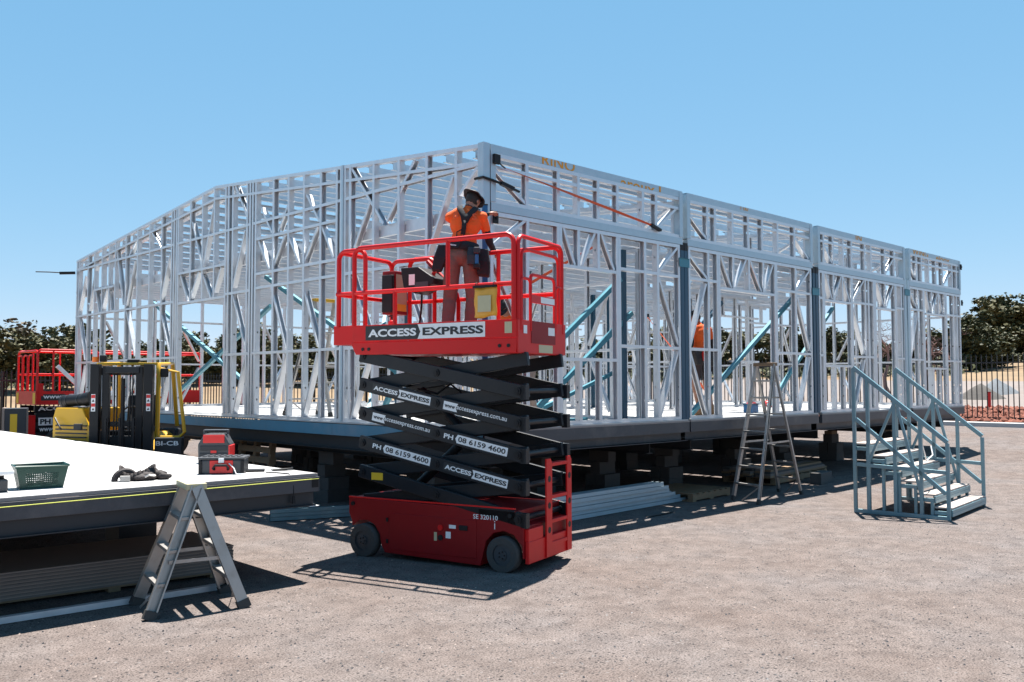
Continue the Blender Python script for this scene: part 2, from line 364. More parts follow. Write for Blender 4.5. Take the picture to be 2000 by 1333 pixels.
def member(parent, name, P0, P1, N, w_=0.042, d_=0.085, material='galv', flip=False, holes=False, origin=V((0, 0, 0))):
    P0 = V(P0) - origin; P1 = V(P1) - origin; L = (P1 - P0).length
    z = (P1 - P0).normalized(); y = V(N); y = (y - z * y.dot(z)).normalized(); x = y.cross(z)
    if flip: x = -x; y = -y
    o = bpy.data.objects.new(name, cmesh(L, w_, d_, material, holes)); COL.objects.link(o); o.parent = parent
    frame_obj(o, x, y, z, P0); return o
class Wall:
    """a flat frame: u runs along A from O, heights from the deck, N points outwards; d_ is the frame's depth"""
    def __init__(s, root, O, A, N, name='wall_frame', d_=0.09, material='galv'):
        s.root = root; s.org = V(root.location); s.A = V(A); s.N = V(N); s.O = V(O) - s.N * (d_ / 2); s.pl = []; s.name = name; s.d = d_; s.mat = material; s.q = []; s.k = 0
    def p(s, u, z, off=0): return s.O + s.A * u + V((0, 0, ZD + z)) + s.N * off
    def plate(s, u0, z0, u1, z1, w_=0.045, flip=False): s.pl.append((u0, z0, u1, z1, w_, flip))
    def stud(s, u, z0, z1, flip=None, off=0):
        if flip is None: s.k += 1; flip = (s.k * 7 % 3) == 0
        s.q.append(('stud', u, z0, u, z1, flip, True, off, 0.05))
    def nog(s, u0, u1, z, z1=None, off=0): s.q.append(('noggin', u0, z, u1, z if z1 is None else z1, False, False, off, 0.042))
    def web(s, u0, z0, u1, z1, name='web'): s.k += 1; s.q.append((name, u0, z0, u1, z1, s.k % 2 == 0, False, -0.004 - 0.002 * (s.k % 3), 0.038))
    def done(s):
        m = MB(); u0, z0, u1, z1, w_, fl = s.pl[0]; m.cchan(s.p(u0, z0) - s.org, s.p(u1, z1) - s.org, w_, s.d, s.N, fl)
        o = m.build(s.name, s.mat, s.root, recalc=False)
        for u0, z0, u1, z1, w_, fl in s.pl[1:]: member(o, 'plate', s.p(u0, z0), s.p(u1, z1), s.N, w_, s.d, s.mat, fl, False, s.org)
        for nm, u0, z0, u1, z1, fl, ho, off, ww in s.q:
            member(o, nm, s.p(u0, z0, off), s.p(u1, z1, off), s.N, ww, s.d - (0.006 if nm != 'stud' else 0.003), s.mat, fl, ho, s.org)
        return o
MODX = [(0.0, 4.0), (4.13, 8.0), (8.22, 12.03), (12.25, 15.2)]
LAB = ['steel frame module nearest the camera with the gabled side wall behind the red lift',
       'second steel frame module with the open doorway behind the tall stepladder',
       'third steel frame module along the front, behind the blue steel stairs',
       'last steel frame module at the far right end of the building']
mods = [thing('building_module', LAB[k], 'building frame', (x0, 0, 0), 0, 'steel framed modules joined side by side') for k, (x0, x1) in enumerate(MODX)]
FX = V((1, 0, 0)); FY = V((0, 1, 0)); NF = V((0, -1, 0)); NL = V((-1, 0, 0))
def part(m, name, material, root, **k):
    """mesh given in world coordinates, stored relative to its unrotated root"""
    L = V(root.location); m.v = [(v[0] - L.x, v[1] - L.y, v[2] - L.z) for v in m.v]
    return m.build(name, material, root, **k)
# ---- front wall: upper panels
UP = [dict(st=[0.72, 1.29, 1.68, 2.08, 2.49, 3.06, 3.37], dg=[(0.17, 3.12, 0.70, 2.77), (3.88, 3.14, 3.40, 2.78)]),
      dict(st=[4.68, 4.89, 5.39, 5.86, 6.30, 6.80, 7.38], dg=[(4.20, 3.10, 4.66, 2.77), (7.42, 3.10, 7.88, 2.77)]),
      dict(st=[8.45, 8.82, 9.23, 9.58, 10.15, 10.43, 11.08, 11.52], dg=[(8.47, 3.10, 8.79, 2.77), (11.52, 3.12, 11.12, 2.78)]),
      dict(st=[12.66, 12.94, 13.34, 13.75, 14.14, 14.70, 14.98], dg=[(12.34, 3.10, 12.66, 2.77), (14.72, 3.12, 14.20, 2.77)])]
for k, (x0, x1) in enumerate(MODX):
    r = mods[k]; a, b = x0 + (0.0 if k else 0.10), x1
    w = Wall(r, (0, 0, 0), FX, NF, 'upper_panel')
    w.plate(a, 3.29, b, 3.29); w.plate(a, 2.725, b, 2.725, flip=True)
    for u in UP[k]['st']: w.stud(u, 2.74, 3.28)
    for u in (a + 0.03, b - 0.03): w.stud(u, 2.70, 3.40)
    w.nog(a + .05, b - .05, 3.145)
    for d in UP[k]['dg']: w.web(*d, name='brace')
    w.done()
    m = MB(); m.box(a - .002, b + .002, -0.006, 0.001, ZD + 3.315, ZD + 3.405); m.box(a - .002, b + .002, -.006, 0.09, ZD + 3.405, ZD + 3.41)
    part(m, 'eave_flashing', 'galv_blue', r)
    m = MB(); m.box(a, b, -0.008, 0.075, ZD + 2.605, ZD + 2.70); part(m, 'floor_beam', 'galv_blue', r)
    # end posts of the upper panel
    for u, nm in ((a + .02, 'end_post'), (b - .045, 'end_post')):
        m = MB(); m.box(u - .03, u + .055, -0.011, 0.09, ZD + 2.715, ZD + 3.395); part(m, nm, 'galv_blue', r)
# corner post of the first module
m = MB(); m.box(-0.03, 0.075, -0.012, 0.085, ZD + 0.0, ZD + 3.412); part(m, 'corner_post', 'galv_blue', mods[0])
# ---- front wall: lower frames
LOW = [
 dict(a=.10, b=3.94, st=[.73, 3.10, 3.40], king=[(1.31, 2), (2.50, 2)], end=[.12, 3.92], op=[(1.33, 2.48, 2.06, .85, [1.71, 2.11])],
      webs=[(1.39, 2.56, 1.61, 2.09), (2.02, 2.56, 1.75, 2.09), (2.15, 2.56, 2.41, 2.09)], vert=[1.68, 2.08],
      nog=[(.73, 1.29, 2.10), (.12, .73, 1.05), (2.53, 3.92, 2.12), (2.53, 3.92, 1.05)],
      dg=[(.70, 2.56, .16, 2.19), (.16, 2.02, .70, 1.10), (3.90, 2.56, 3.42, 2.15), (3.43, 2.07, 3.90, 1.10), (3.90, 1.02, 3.44, .05)]),
 dict(a=4.16, b=7.96, st=[4.69, 7.40], king=[(4.97, 2), (6.72, 2)], end=[4.18, 7.94], op=[(5.03, 6.68, 2.03, None, [])],
      webs=[(5.05, 2.56, 5.35, 2.06), (5.80, 2.56, 5.45, 2.06), (5.92, 2.56, 6.26, 2.06), (6.66, 2.56, 6.36, 2.06)], vert=[5.40, 5.87, 6.32],
      nog=[(4.18, 4.97, 2.12), (4.18, 4.97, 1.05), (6.76, 7.94, 2.13), (6.76, 7.94, 1.05)],
      dg=[(4.20, 2.48, 4.66, 2.15), (4.64, 2.07, 4.20, 1.10), (4.20, 1.0, 4.64, .04), (7.92, 2.56, 7.44, 2.16), (7.46, 2.05, 7.90, 1.10), (7.90, 1.0, 7.50, .04)]),
 dict(a=8.24, b=12.0, st=[10.15, 10.28, 11.84], king=[(8.42, 2), (9.56, 2), (10.56, 3), (11.56, 2)], end=[8.26, 11.97], op=[(8.48, 9.52, 2.06, .85, [8.84, 9.2]), (10.66, 11.52, 2.04, None, [])],
      webs=[(8.54, 2.56, 8.77, 2.09), (9.15, 2.56, 8.85, 2.09), (9.21, 2.56, 9.48, 2.09), (10.12, 2.56, 9.64, 2.12), (10.72, 2.56, 11.01, 2.07), (11.47, 2.56, 11.11, 2.07)], vert=[8.82, 9.18, 11.07],
      nog=[(9.6, 10.5, 2.09), (11.6, 11.97, 2.09), (9.6, 10.5, 1.04), (11.6, 11.97, 1.04), (8.26, 8.42, 2.09), (8.26, 8.42, 1.04)],
      dg=[(9.64, 1.98, 10.12, 1.09), (10.10, .99, 9.66, .05)]),
 dict(a=12.27, b=15.18, st=[12.70, 14.74, 14.96], king=[(13.02, 2), (14.30, 2)], end=[12.29, 15.15], op=[(13.12, 14.28, 2.06, .85, [13.5, 13.9])],
      webs=[(13.18, 2.56, 13.39, 2.09), (13.83, 2.56, 13.53, 2.09), (13.88, 2.56, 14.13, 2.09)], vert=[13.46, 13.85, 14.2],
      nog=[(12.29, 13.0, 2.11), (14.32, 15.15, 2.09), (12.29, 13.0, 1.03), (14.32, 15.15, 1.03)],
      dg=[(12.32, 2.50, 12.66, 2.14), (12.70, 2.06, 12.32, 1.10)])]
for k, L in enumerate(LOW):
    w = Wall(mods[k], (0, 0, 0), FX, NF)
    w.plate(L['a'], 2.575, L['b'], 2.575, .05, flip=True)
    doors = [o for o in L['op'] if o[3] is None]; segs = [L['a']]
    for o in doors: segs += [o[0], o[1]]
    segs.append(L['b'])
    for i in range(0, len(segs), 2): w.plate(segs[i], 0.022, segs[i + 1], 0.022)
    for u in L['st']: w.stud(u, 0.02, 2.57)
    for u in L['end']: w.stud(u, 0.02, 2.57)
    for u, n_ in L['king']:
        for i in range(n_): w.stud(u + (i - (n_ - 1) / 2) * 0.046, 0.02, 2.57, flip=bool(i))
    for (u0, u1, zh, zs, cr) in L['op']:
        w.nog(u0, u1, zh)
        if zs:
            w.nog(u0, u1, zs)
            for u in cr: w.stud(u, 0.02, zs - .02)
    for u in L['vert']: w.stud(u, 2.06, 2.56)
    for q in L['webs']: w.web(*q)
    for q in L['nog']: w.nog(*q)
    for q in L['dg']: w.web(*q, name='brace')
    w.done()
def teal_post(root, x, y, z1=2.55, sx=.07, sy=.07, material='teal_dark'):
    m = MB(); m.box(x - sx / 2, x + sx / 2, y - sy / 2, y + sy / 2, ZD, ZD + z1); part(m, 'post', material, root)
for i, (k, x) in enumerate(((0, 3.99), (1, 4.085), (1, 8.04), (2, 8.15))):
    teal_post(mods[k], x, 0.035, 2.52, .085, .085, 'teal_dark')
for k, x in ((0, 3.99), (1, 4.085), (1, 8.04), (2, 8.15)):
    m = MB(); m.box(x - .042, x + .042, -.007, .08, ZD + 2.522, ZD + 2.64); part(m, 'dark_gap_block', 'black', mods[k])  # black block put in as the dark gap above each post
for k, x in ((2, 12.03), (3, 12.2)):
    m = MB(); m.box(x - .05, x + .05, -.006, .08, ZD, ZD + 2.72); part(m, 'post', 'galv_blue', mods[k])
for k, x, z in ((0, 4.03, 2.27), (1, 8.10, 2.12), (2, 12.12, 2.38)):
    m = MB(); m.box(x - .13, x + .13, -.016, -.0125, ZD + z, ZD + z + .13); m.box(x - .13, x + .13, -.03, -.0125, ZD + z + .13, ZD + z + .134)
    part(m, 'joining_plate', 'teal', mods[k])
# ---- gable side wall of the first module
w = Wall(mods[0], (0, 0, 0), FY, NL)
w.plate(0.08, .022, 6.68, .022); w.plate(8.50, .022, W_, .022)
for a, b in ((0.05, W_ / 2), (W_ / 2, W_)):
    w.plate(a, ztop(a) - .022, b, ztop(b) - .022, .048, flip=True); w.plate(a, ztop(a) - .225, b, ztop(b) - .225, .04)
full = [.10, .53, 1.11, 1.70, 2.27, 2.84, 2.97, 3.07, 3.18, 5.57, 5.67, 5.76, 5.86, 6.37, 6.52, 6.63, 8.53, 8.60, 8.72, 8.82, 9.28, 9.86, 10.46, 11.07, 11.65, 12.86, 13.27, 13.86, 13.97]
for v in full: w.stud(v, .02, ztop(v) - .03)
for v in (3.61, 4.08, 4.53, 5.0): w.stud(v, .02, ztop(v) - .03)
for v in (7.06, 7.52, 8.01): w.stud(v, 2.04, ztop(v) - .03)
for v in (12.0, 12.41): w.stud(v, 2.1, ztop(v) - .03)
for v in (12.45,): w.stud(v, .02, 2.08)
for a, b in ((.1, 2.97), (3.07, 5.67), (5.76, 8.60), (8.72, 13.97)): w.nog(a, b, 3.174)
for a, b, z in ((.1, 2.97, 2.10), (3.18, 5.57, 2.33), (3.18, 5.57, 2.90), (3.07, 5.6, 2.10), (5.76, 6.63, 2.08), (6.63, 8.53, 2.04), (6.63, 8.53, 2.60), (8.72, 11.65, 2.09), (11.65, 13.97, 2.10), (11.7, 12.9, 2.63),
                (.1, 2.97, 1.04), (3.07, 5.67, 1.04), (5.76, 6.63, 1.04), (8.53, 13.97, 1.04)): w.nog(a, b, z)
for q in [(5.48, 2.86, 5.13, 2.37), (4.66, 2.86, 5.03, 2.37), (4.56, 2.86, 4.21, 2.37), (3.71, 2.86, 4.08, 2.37), (3.59, 2.86, 3.28, 2.37),
          (8.42, 2.56, 8.11, 2.07), (7.67, 2.56, 8.04, 2.07), (7.55, 2.56, 7.2, 2.07), (6.79, 2.56, 7.1, 2.07),
          (12.79, 2.60, 12.57, 2.13), (12.13, 2.6, 12.45, 2.13), (12.02, 2.6, 11.84, 2.13)]: w.web(*q)
for q in [(13.44, 3.0, 13.9, 2.15), (10.63, 3.05, 11.05, 2.15), (8.92, 3.0, 9.32, 2.15), (13.82, 2.06, 13.42, 1.1), (11.03, 2.05, 10.55, 1.1), (9.36, 2.05, 8.86, 1.1), (8.86, .98, 9.24, .04), (10.5, .98, 11.0, .04), (13.4, .98, 13.85, .04),
          (6.36, 2.05, 5.90, 1.12), (5.92, .98, 6.30, .04), (5.06, 2.08, 4.6, 1.1), (4.62, 1.0, 5.0, .05), (4.12, 2.06, 3.68, 1.1), (3.68, 1.0, 4.07, .05), (2.78, 2.05, 2.32, 1.1), (2.34, 1.0, 2.80, .05), (1.66, 2.06, 1.16, 1.1), (1.16, 1.0, 1.66, .05),
          (6.3, 3.90, 5.86, 3.30), (5.94, 3.10, 6.38, 2.14), (2.84, 3.62, 2.05, 2.70), (1.98, 2.72, 1.38, 3.45), (2.36, 3.05, 2.74, 2.45), (.60, 3.10, 1.12, 2.15), (.48, 2.85, .14, 3.14),
          (5.40, 3.40, 5.05, 2.95), (4.5, 3.40, 4.85, 2.95), (4.02, 3.40, 3.66, 2.95), (7.95, 3.5, 7.55, 2.66), (7.10, 3.7, 7.48, 2.66), (9.8, 3.55, 9.35, 3.2), (10.5, 3.5, 10.9, 3.2), (11.6, 3.4, 11.2, 2.2), (12.8, 3.2, 13.2, 2.2)]: w.web(*q, name='brace')
gable = w.done()
m = MB(); m.box(-.012, .06, 2.995, 3.045, ZD + .01, ZD + ztop(3.03) + .004); part(m, 'panel_joint_post', 'galv_blue', mods[0])
m = MB(); m.box(.10, .15, .15, 13.9, ZD + 2.55, ZD + 2.70); part(m, 'ledger_beam', 'galv', mods[0])
# ---- back walls, far side wall
def plain(root, O, A, N, u0, u1, topf, step=.6, doors=(), name='wall_frame'):
    w = Wall(root, O, A, N, name); w.plate(u0, .022, u1, .022)
    mid = [W_ / 2] if u0 < W_ / 2 < u1 and A.y else []
    pts = [u0] + mid + [u1]
    for a, b in zip(pts, pts[1:]): w.plate(a, topf(a) - .022, b, topf(b) - .022, flip=True)
    u = u0 + .03; i = 0
    while u < u1:
        w.stud(u, .02, topf(u) - .03)
        if i % 3 == 1 and u + .55 < u1: w.web(u + .04, 2.02, u + .52, 1.12, name='brace'); w.web(u + .52, .96, u + .04, .05, name='brace')
        u += step; i += 1
    for z in (1.04, 2.09, 2.66): w.nog(u0, u1, z)
    return w.done()
for k, (x0, x1) in enumerate(MODX):
    plain(mods[k], (0, W_, 0), FX, V((0, 1, 0)), x0, x1, lambda u: 3.4, name='back_wall_frame')
plain(mods[3], (15.2, 0, 0), FY, V((1, 0, 0)), .1, 13.9, ztop, name='side_wall_frame')
# ---- roof trusses on the module lines, purlins and ceiling joists
def truss(root, x):
    w = Wall(root, (x, 0, 0), FY, NL, 'roof_truss', .075)
    for a, b in ((0.1, W_ / 2), (W_ / 2, W_ - .1)): w.plate(a, ztop(a) - .16, b, ztop(b) - .16, .05, flip=True)
    w.plate(.1, 2.68, W_ - .1, 2.68, .05); w.plate(.1, 2.46, W_ - .1, 2.46, .05)
    n_ = 12
    for i in range(n_ + 1):
        v = .15 + (W_ - .3) * i / n_
        w.stud(v, 2.7, ztop(v) - .18)
        if i < n_:
            v2 = .15 + (W_ - .3) * (i + 1) / n_
            if i % 2: w.web(v + .04, 2.72, v2 - .04, ztop(v2) - .2)
            else: w.web(v + .04, ztop(v) - .2, v2 - .04, 2.72)
    w.done()
for k, x in ((0, 3.96), (1, 8.0), (2, 12.0)): truss(mods[k], x)
for k, (x0, x1) in enumerate(MODX):
    r = mods[k]; org = V(r.location); a = x0 + (.10 if k == 0 else 0.0); b = x1
    rf = None
    for x in (a + .1, b - .06):
        for s, e in ((.1, W_ / 2), (W_ / 2, W_ - .1)):
            P0, P1 = (x, s, ZD + ztop(s) - .19), (x, e, ZD + ztop(e) - .19)
            if rf is None: m = MB(); m.cchan(V(P0) - org, V(P1) - org, .05, .09, (1, 0, 0)); rf = m.build('roof_frame', 'galv', r, recalc=False)
            else: member(rf, 'rafter', P0, P1, (1, 0, 0), .05, .09, 'galv', False, False, org)
    v = .3
    while v < W_ - .1:
        z = ZD + ztop(v) - .085
        member(rf, 'purlin', (a, v, z), (b, v, z), (0, 0, 1), .05, .105, 'galv', v > W_ / 2, False, org); v += .56
    cf = None
    for y in (2.8, 5.6, 8.4, 11.2):
        P0, P1 = (a + .05, y, ZD + 2.80), (b - .05, y, ZD + 2.80)
        if cf is None: m = MB(); m.cchan(V(P0) - org, V(P1) - org, .06, .15, (0, 0, 1)); cf = m.build('ceiling_frame', 'galv', r, recalc=False)
        else: member(cf, 'ceiling_beam', P0, P1, (0, 0, 1), .06, .15, 'galv', False, False, org)
    v = .42
    while v < W_ - .2:
        member(cf, 'ceiling_joist', (a + .04, v, ZD + 2.60), (b - .02, v, ZD + 2.60), (0, 0, 1), .045, .09, 'galv', False, False, org); v += .47
    # floor deck: boards, fascia and beams
    m = MB(); m.box(x0 + (-.03 if k == 0 else .004), x1 + (.03 if k == 3 else .06), -.03, W_ + .03, ZD - .02, ZD); fl = part(m, 'floor_deck', 'floor_white', r)
    nb = int(W_ / .9); bb = MB(); bb.box(0, x1 - x0 - .12, 0, .885, 0, .004); bm_ = bb.mesh('floor_sheet', 'floor_white')
    for i in range(nb): link('floor_sheet', bm_, fl, (.10, .12 + i * .9, ZD + .0005))
    m = MB(); m.box(x0 + .002, x1 + .1 * (k < 3), -.028, .04, ZD - .042, ZD - .0205); part(m, 'deck_edge', 'edge_board', r)
    m = MB(); m.box(x0 - (.02 if k == 0 else -.004), x1 + (.10 if k < 3 else 0), -.024, .03, ZD - .19, ZD - .0425); part(m, 'deck_fascia', 'slate', r)
    m = MB(); m.cchan(V((x0 + .03, .06, ZD - .25)) , V((x1 + .05, .06, ZD - .25)), .085, .12, (0, 0, 1), flip=True, lip=0); m.box(x0 + .03, x1 + .05, -.02, .10, ZD - .318, ZD - .31); part(m, 'edge_beam', 'slate', r)
    for x in (x0 + .45, x1 - .45):
        m = MB(); m.box(x - .07, x + .07, .30, W_ - .2, ZD - .335, ZD - .325); m.box(x - .07, x + .07, .30, W_ - .2, ZD - .50, ZD - .49); m.box(x - .006, x + .006, .30, W_ - .2, ZD - .489, ZD - .336)
        part(m, 'bearer', 'slate_dark', r)
for a, b in ((0, 3.2), (3.206, 8.4), (8.406, W_)): m = MB(); m.box(-.034, -.0305, a, b, ZD - .19, ZD - .03); part(m, 'side_fascia', 'teal_fascia', mods[0])
m = MB(); m.box(.10, .112, .05, W_, ZD - .38, ZD - .20); m.box(.02, .16, .05, W_, ZD - .39, ZD - .381); part(m, 'side_beam', 'slate_dark', mods[0])
# ---- interior partitions
def partition(root, p0, p1, door=None, step=.5):
    p0 = V((p0[0], p0[1], 0)); p1 = V((p1[0], p1[1], 0)); A = (p1 - p0).normalized(); L = (p1 - p0).length; N = V((A.y, -A.x, 0))
    w = Wall(root, p0, A, N, 'partition_frame', .075); w.plate(0, .022, L, .022); w.plate(0, 2.5, L, 2.5, flip=True)
    u = .03; i = 0
    while u < L:
        if door and door[0] < u < door[1]: w.stud(u, 2.05, 2.5)
        else:
            w.stud(u, .02, 2.5)
            if i % 3 == 1 and u + step < L and not (door and door[0] - step < u < door[1]): w.web(u + .04, 2.02, u + step - .04, 1.12, name='brace'); w.web(u + .04, .1, u + step - .04, .98, name='brace')
        u += step; i += 1
    for z in (1.04, 2.06): w.nog(0, L, z) if not door else (w.nog(0, door[0], z), w.nog(door[1], L, z))
    if door: w.nog(door[0], door[1], 2.06)
    w.done()
partition(mods[0], (3.45, .35), (3.45, 3.2)); partition(mods[1], (4.3, 5.2), (7.9, 5.2), (1.2, 2.1)); partition(mods[1], (6.6, 5.3), (6.6, 9.8))
partition(mods[2], (8.4, 3.4), (11.9, 3.4), (1.4, 2.3)); partition(mods[2], (10.2, 3.6), (10.2, 8.5)); partition(mods[2], (8.4, 9), (11.9, 9))
partition(mods[3], (12.4, 4.2), (15.0, 4.2), (.8, 1.7)); partition(mods[3], (12.4, 8.2), (15.0, 8.2)); partition(mods[1], (4.3, 10.5), (7.9, 10.5), (1.5, 2.4))
for k, x, y in ((0, 3.2, .5), (0, 3.96, 3.2), (0, 3.96, 7), (1, 7.98, 5.2), (1, 4.2, 7), (2, 8.3, 5), (2, 12.0, 6)): teal_post(mods[k], x, y, 2.5, .08, .08, 'teal_dark')
# ---- temporary diagonal braces (blue square tube)
def brace(root, p0, p1, material='teal', s=.065):
    m = MB(); m.bar(V(p0) + V((0, 0, ZD)), V(p1) + V((0, 0, ZD)), s, s, (0, 0, 1)); part(m, 'temporary_brace', material, root)
brace(mods[0], (.6, 11.3, 2.36), (.6, 6.6, .40)); brace(mods[0], (.7, 9.9, .42), (.7, 6.3, 1.90)); brace(mods[0], (.6, 6.3, 2.40), (.6, 1.6, .30)); brace(mods[0], (.75, 3.1, .05), (.75, 2.4, 1.2))
brace(mods[1], (4.75, .4, .05), (8.0, .4, 2.08)); brace(mods[0], (1.45, .42, .90), (3.05, .42, 2.05)); brace(mods[0], (1.2, .5, .08), (3.4, .5, 1.58)); brace(mods[1], (5.6, 1.2, 1.1), (6.9, 1.2, 2.0), 'teal_dark')
brace(mods[0], (1.7, .7, .2), (3.3, .7, .72), 'teal', .05); brace(mods[2], (9, 1.5, .08), (11.8, 1.5, 2.2), 'teal'); brace(mods[0], (1.5, 4.5, .05), (3.7, 7, 2.2))
# orange painted delivery lettering on the eave flashing
def clipped(root, s, x, width, z0, h, cut0, cut1):
    me = text_mesh(s, width, h, 'paint_orange', 0.012); b = bmesh.new(); b.from_mesh(me)
    for co, no in (((0, cut0, 0), (0, -1, 0)), ((0, cut1, 0), (0, 1, 0))):
        bmesh.ops.bisect_plane(b, geom=b.verts[:] + b.edges[:] + b.faces[:], plane_co=co, plane_no=no, clear_outer=True)
    b.to_mesh(me); b.free()
    o = bpy.data.objects.new('painted_lettering', me); COL.objects.link(o); o.parent = root
    frame_obj(o, (1, 0, 0), (0, 0, 1), (0, -1, 0), V((x, -.0085, ZD + z0)) - V(root.location))
clipped(mods[0], 'RINO', .98, .62, 3.30, .16, .018, .103); clipped(mods[0], 'aroux I', 2.55, .92, 3.25, .16, .068, .153)
clipped(mods[1], 'I W', 5.62, .24, 3.27, .16, .085, .133); clipped(mods[2], 'IN', 9.75, .26, 3.29, .15, .03, .11)
clipped(mods[3], 'WING', 12.45, .85, 3.30, .14, .018, .103); clipped(mods[3], 'eloox', 13.75, .8, 3.28, .14, .04, .12)
# ---- concrete block piers under the modules
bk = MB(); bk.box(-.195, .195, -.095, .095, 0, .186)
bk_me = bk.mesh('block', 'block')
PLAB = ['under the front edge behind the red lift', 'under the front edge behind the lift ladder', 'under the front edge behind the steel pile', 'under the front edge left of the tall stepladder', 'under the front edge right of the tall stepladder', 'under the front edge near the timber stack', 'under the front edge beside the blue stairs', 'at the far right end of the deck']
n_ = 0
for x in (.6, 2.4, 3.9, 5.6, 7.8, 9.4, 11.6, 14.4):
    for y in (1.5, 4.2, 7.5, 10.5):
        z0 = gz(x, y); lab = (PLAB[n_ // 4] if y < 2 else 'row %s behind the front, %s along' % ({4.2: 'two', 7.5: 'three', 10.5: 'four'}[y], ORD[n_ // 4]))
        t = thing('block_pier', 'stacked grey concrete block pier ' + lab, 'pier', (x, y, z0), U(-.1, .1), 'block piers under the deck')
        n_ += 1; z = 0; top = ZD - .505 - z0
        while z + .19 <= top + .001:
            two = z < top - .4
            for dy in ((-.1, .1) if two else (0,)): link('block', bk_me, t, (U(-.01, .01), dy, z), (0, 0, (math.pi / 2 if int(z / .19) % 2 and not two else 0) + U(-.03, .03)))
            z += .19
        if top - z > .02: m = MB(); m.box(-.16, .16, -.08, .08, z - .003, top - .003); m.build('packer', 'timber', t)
# ------------------------------------------------------------------ red scissor lift (local: x right along its side, y away from camera)
def rail_loop(x0, x1, z0, z1, y, r=.025, rc=.09, bottom=False):
    """an upright rounded frame in the xz plane"""
    P = [(x0, y, z0)] + arc((x0 + rc, y, z1 - rc), rc, math.pi, math.pi / 2, (1, 0, 0), (0, 0, 1)) + arc((x1 - rc, y, z1 - rc), rc, math.pi / 2, 0, (1, 0, 0), (0, 0, 1)) + [(x1, y, z0)]
    m = MB(); m.tube(P, r, 8); return m
def rail_loop_y(y0, y1, z0, z1, x, r=.025, rc=.09):
    P = [(x, y0, z0)] + arc((x, y0 + rc, z1 - rc), rc, math.pi, math.pi / 2, (0, 1, 0), (0, 0, 1)) + arc((x, y1 - rc, z1 - rc), rc, math.pi / 2, 0, (0, 1, 0), (0, 0, 1)) + [(x, y1, z0)]
    m = MB(); m.tube(P, r, 8); return m
def tubep(root, name, path, r, material, n=8):
    m = MB(); m.tube(path, r, n); return m.build(name, material, root, smooth=True)
def boxp(root, name, b, material, bevel=0):
    m = MB(); m.box(*b); return m.build(name, material, root, bevel=bevel)
def logo(root, x0, x1, zf, h, y, slope=0.0, zo=0.0):
    """ACCESS > EXPRESS strip on a face looking along -y; zf is the height at x0"""
    c = math.cos(slope); s = math.sin(slope); X = V((c, 0, s)); Z = V((-s, 0, c)); O = V((x0, y, zf)); L = (x1 - x0) / c
    def quad(name, pts, material, dy):
        m = MB(); m.add([O + X * a + Z * b + V((0, dy, 0)) for a, b in pts], [tuple(range(len(pts)))]); return m.build(name, material, root)
    k = L * .455
    quad('sign_panel', [(0, 0), (k, 0), (k + h * .22, h / 2), (k, h), (0, h)], 'ink', 0)
    quad('sign_panel', [(k - h * .06, 0), (L, 0), (L, h), (k - h * .06 + .0, h), (k + h * .24, h / 2)], 'white', 0.0005)
    put_text(root, 'ACCESS', O + X * (L * .025) + Z * (h * .22) + V((0, -.002, 0)), X, Z, k - L * .035, h * .54, 'white', .035)
    put_text(root, 'EXPRESS', O + X * (k + h * .42) + Z * (h * .22) + V((0, -.002, 0)), X, Z, L - k - h * .55, h * .54, 'ink', .035)
def strip(root, kind, x0, x1, zf, h, y, slope):
    c = math.cos(slope); s = math.sin(slope); X = V((c, 0, s)); Z = V((-s, 0, c)); O = V((x0, y, zf)); L = (x1 - x0) / c
    def quad(pts, material, dy=0.0):
        m = MB(); m.add([O + X * a + Z * b + V((0, dy, 0)) for a, b in pts], [tuple(range(len(pts)))]); return m.build('sign_panel', material, root)
    t = lambda st, a, b, w_, hh, mt, bold=.012: put_text(root, st, O + X * a + Z * b + V((0, -.002, 0)), X, Z, w_, hh, mt, bold)
    if kind == 'web':
        k = L * .20; quad([(0, 0), (k + h * .25, 0), (k, h / 2), (k + h * .25, h), (0, h)], 'white')
        t('www', L * .02, h * .3, k - L * .03, h * .34, 'ink', .03); t('accessexpress.com.au', k + h * .12, h * .2, L - k - h * .2, h * .55, 'white')
    else:
        k = L * .19; quad([(k + h * .02, h / 2), (k + h * .3, 0), (L, 0), (L, h), (k + h * .3, h)], 'white')
        t('PH', L * .01, h * .22, k - L * .04, h * .58, 'white', .03); t('08 6159 4600', k + h * .45, h * .2, L - k - h * .7, h * .62, 'ink', .02)
LIFT = thing('scissor_lift', 'red scissor lift raised on black arms at the corner of the steel frame', 'scissor lift', (-1.1727, -1.5277, 0), math.atan2(-0.9596, 0.2813))
L_ = LIFT
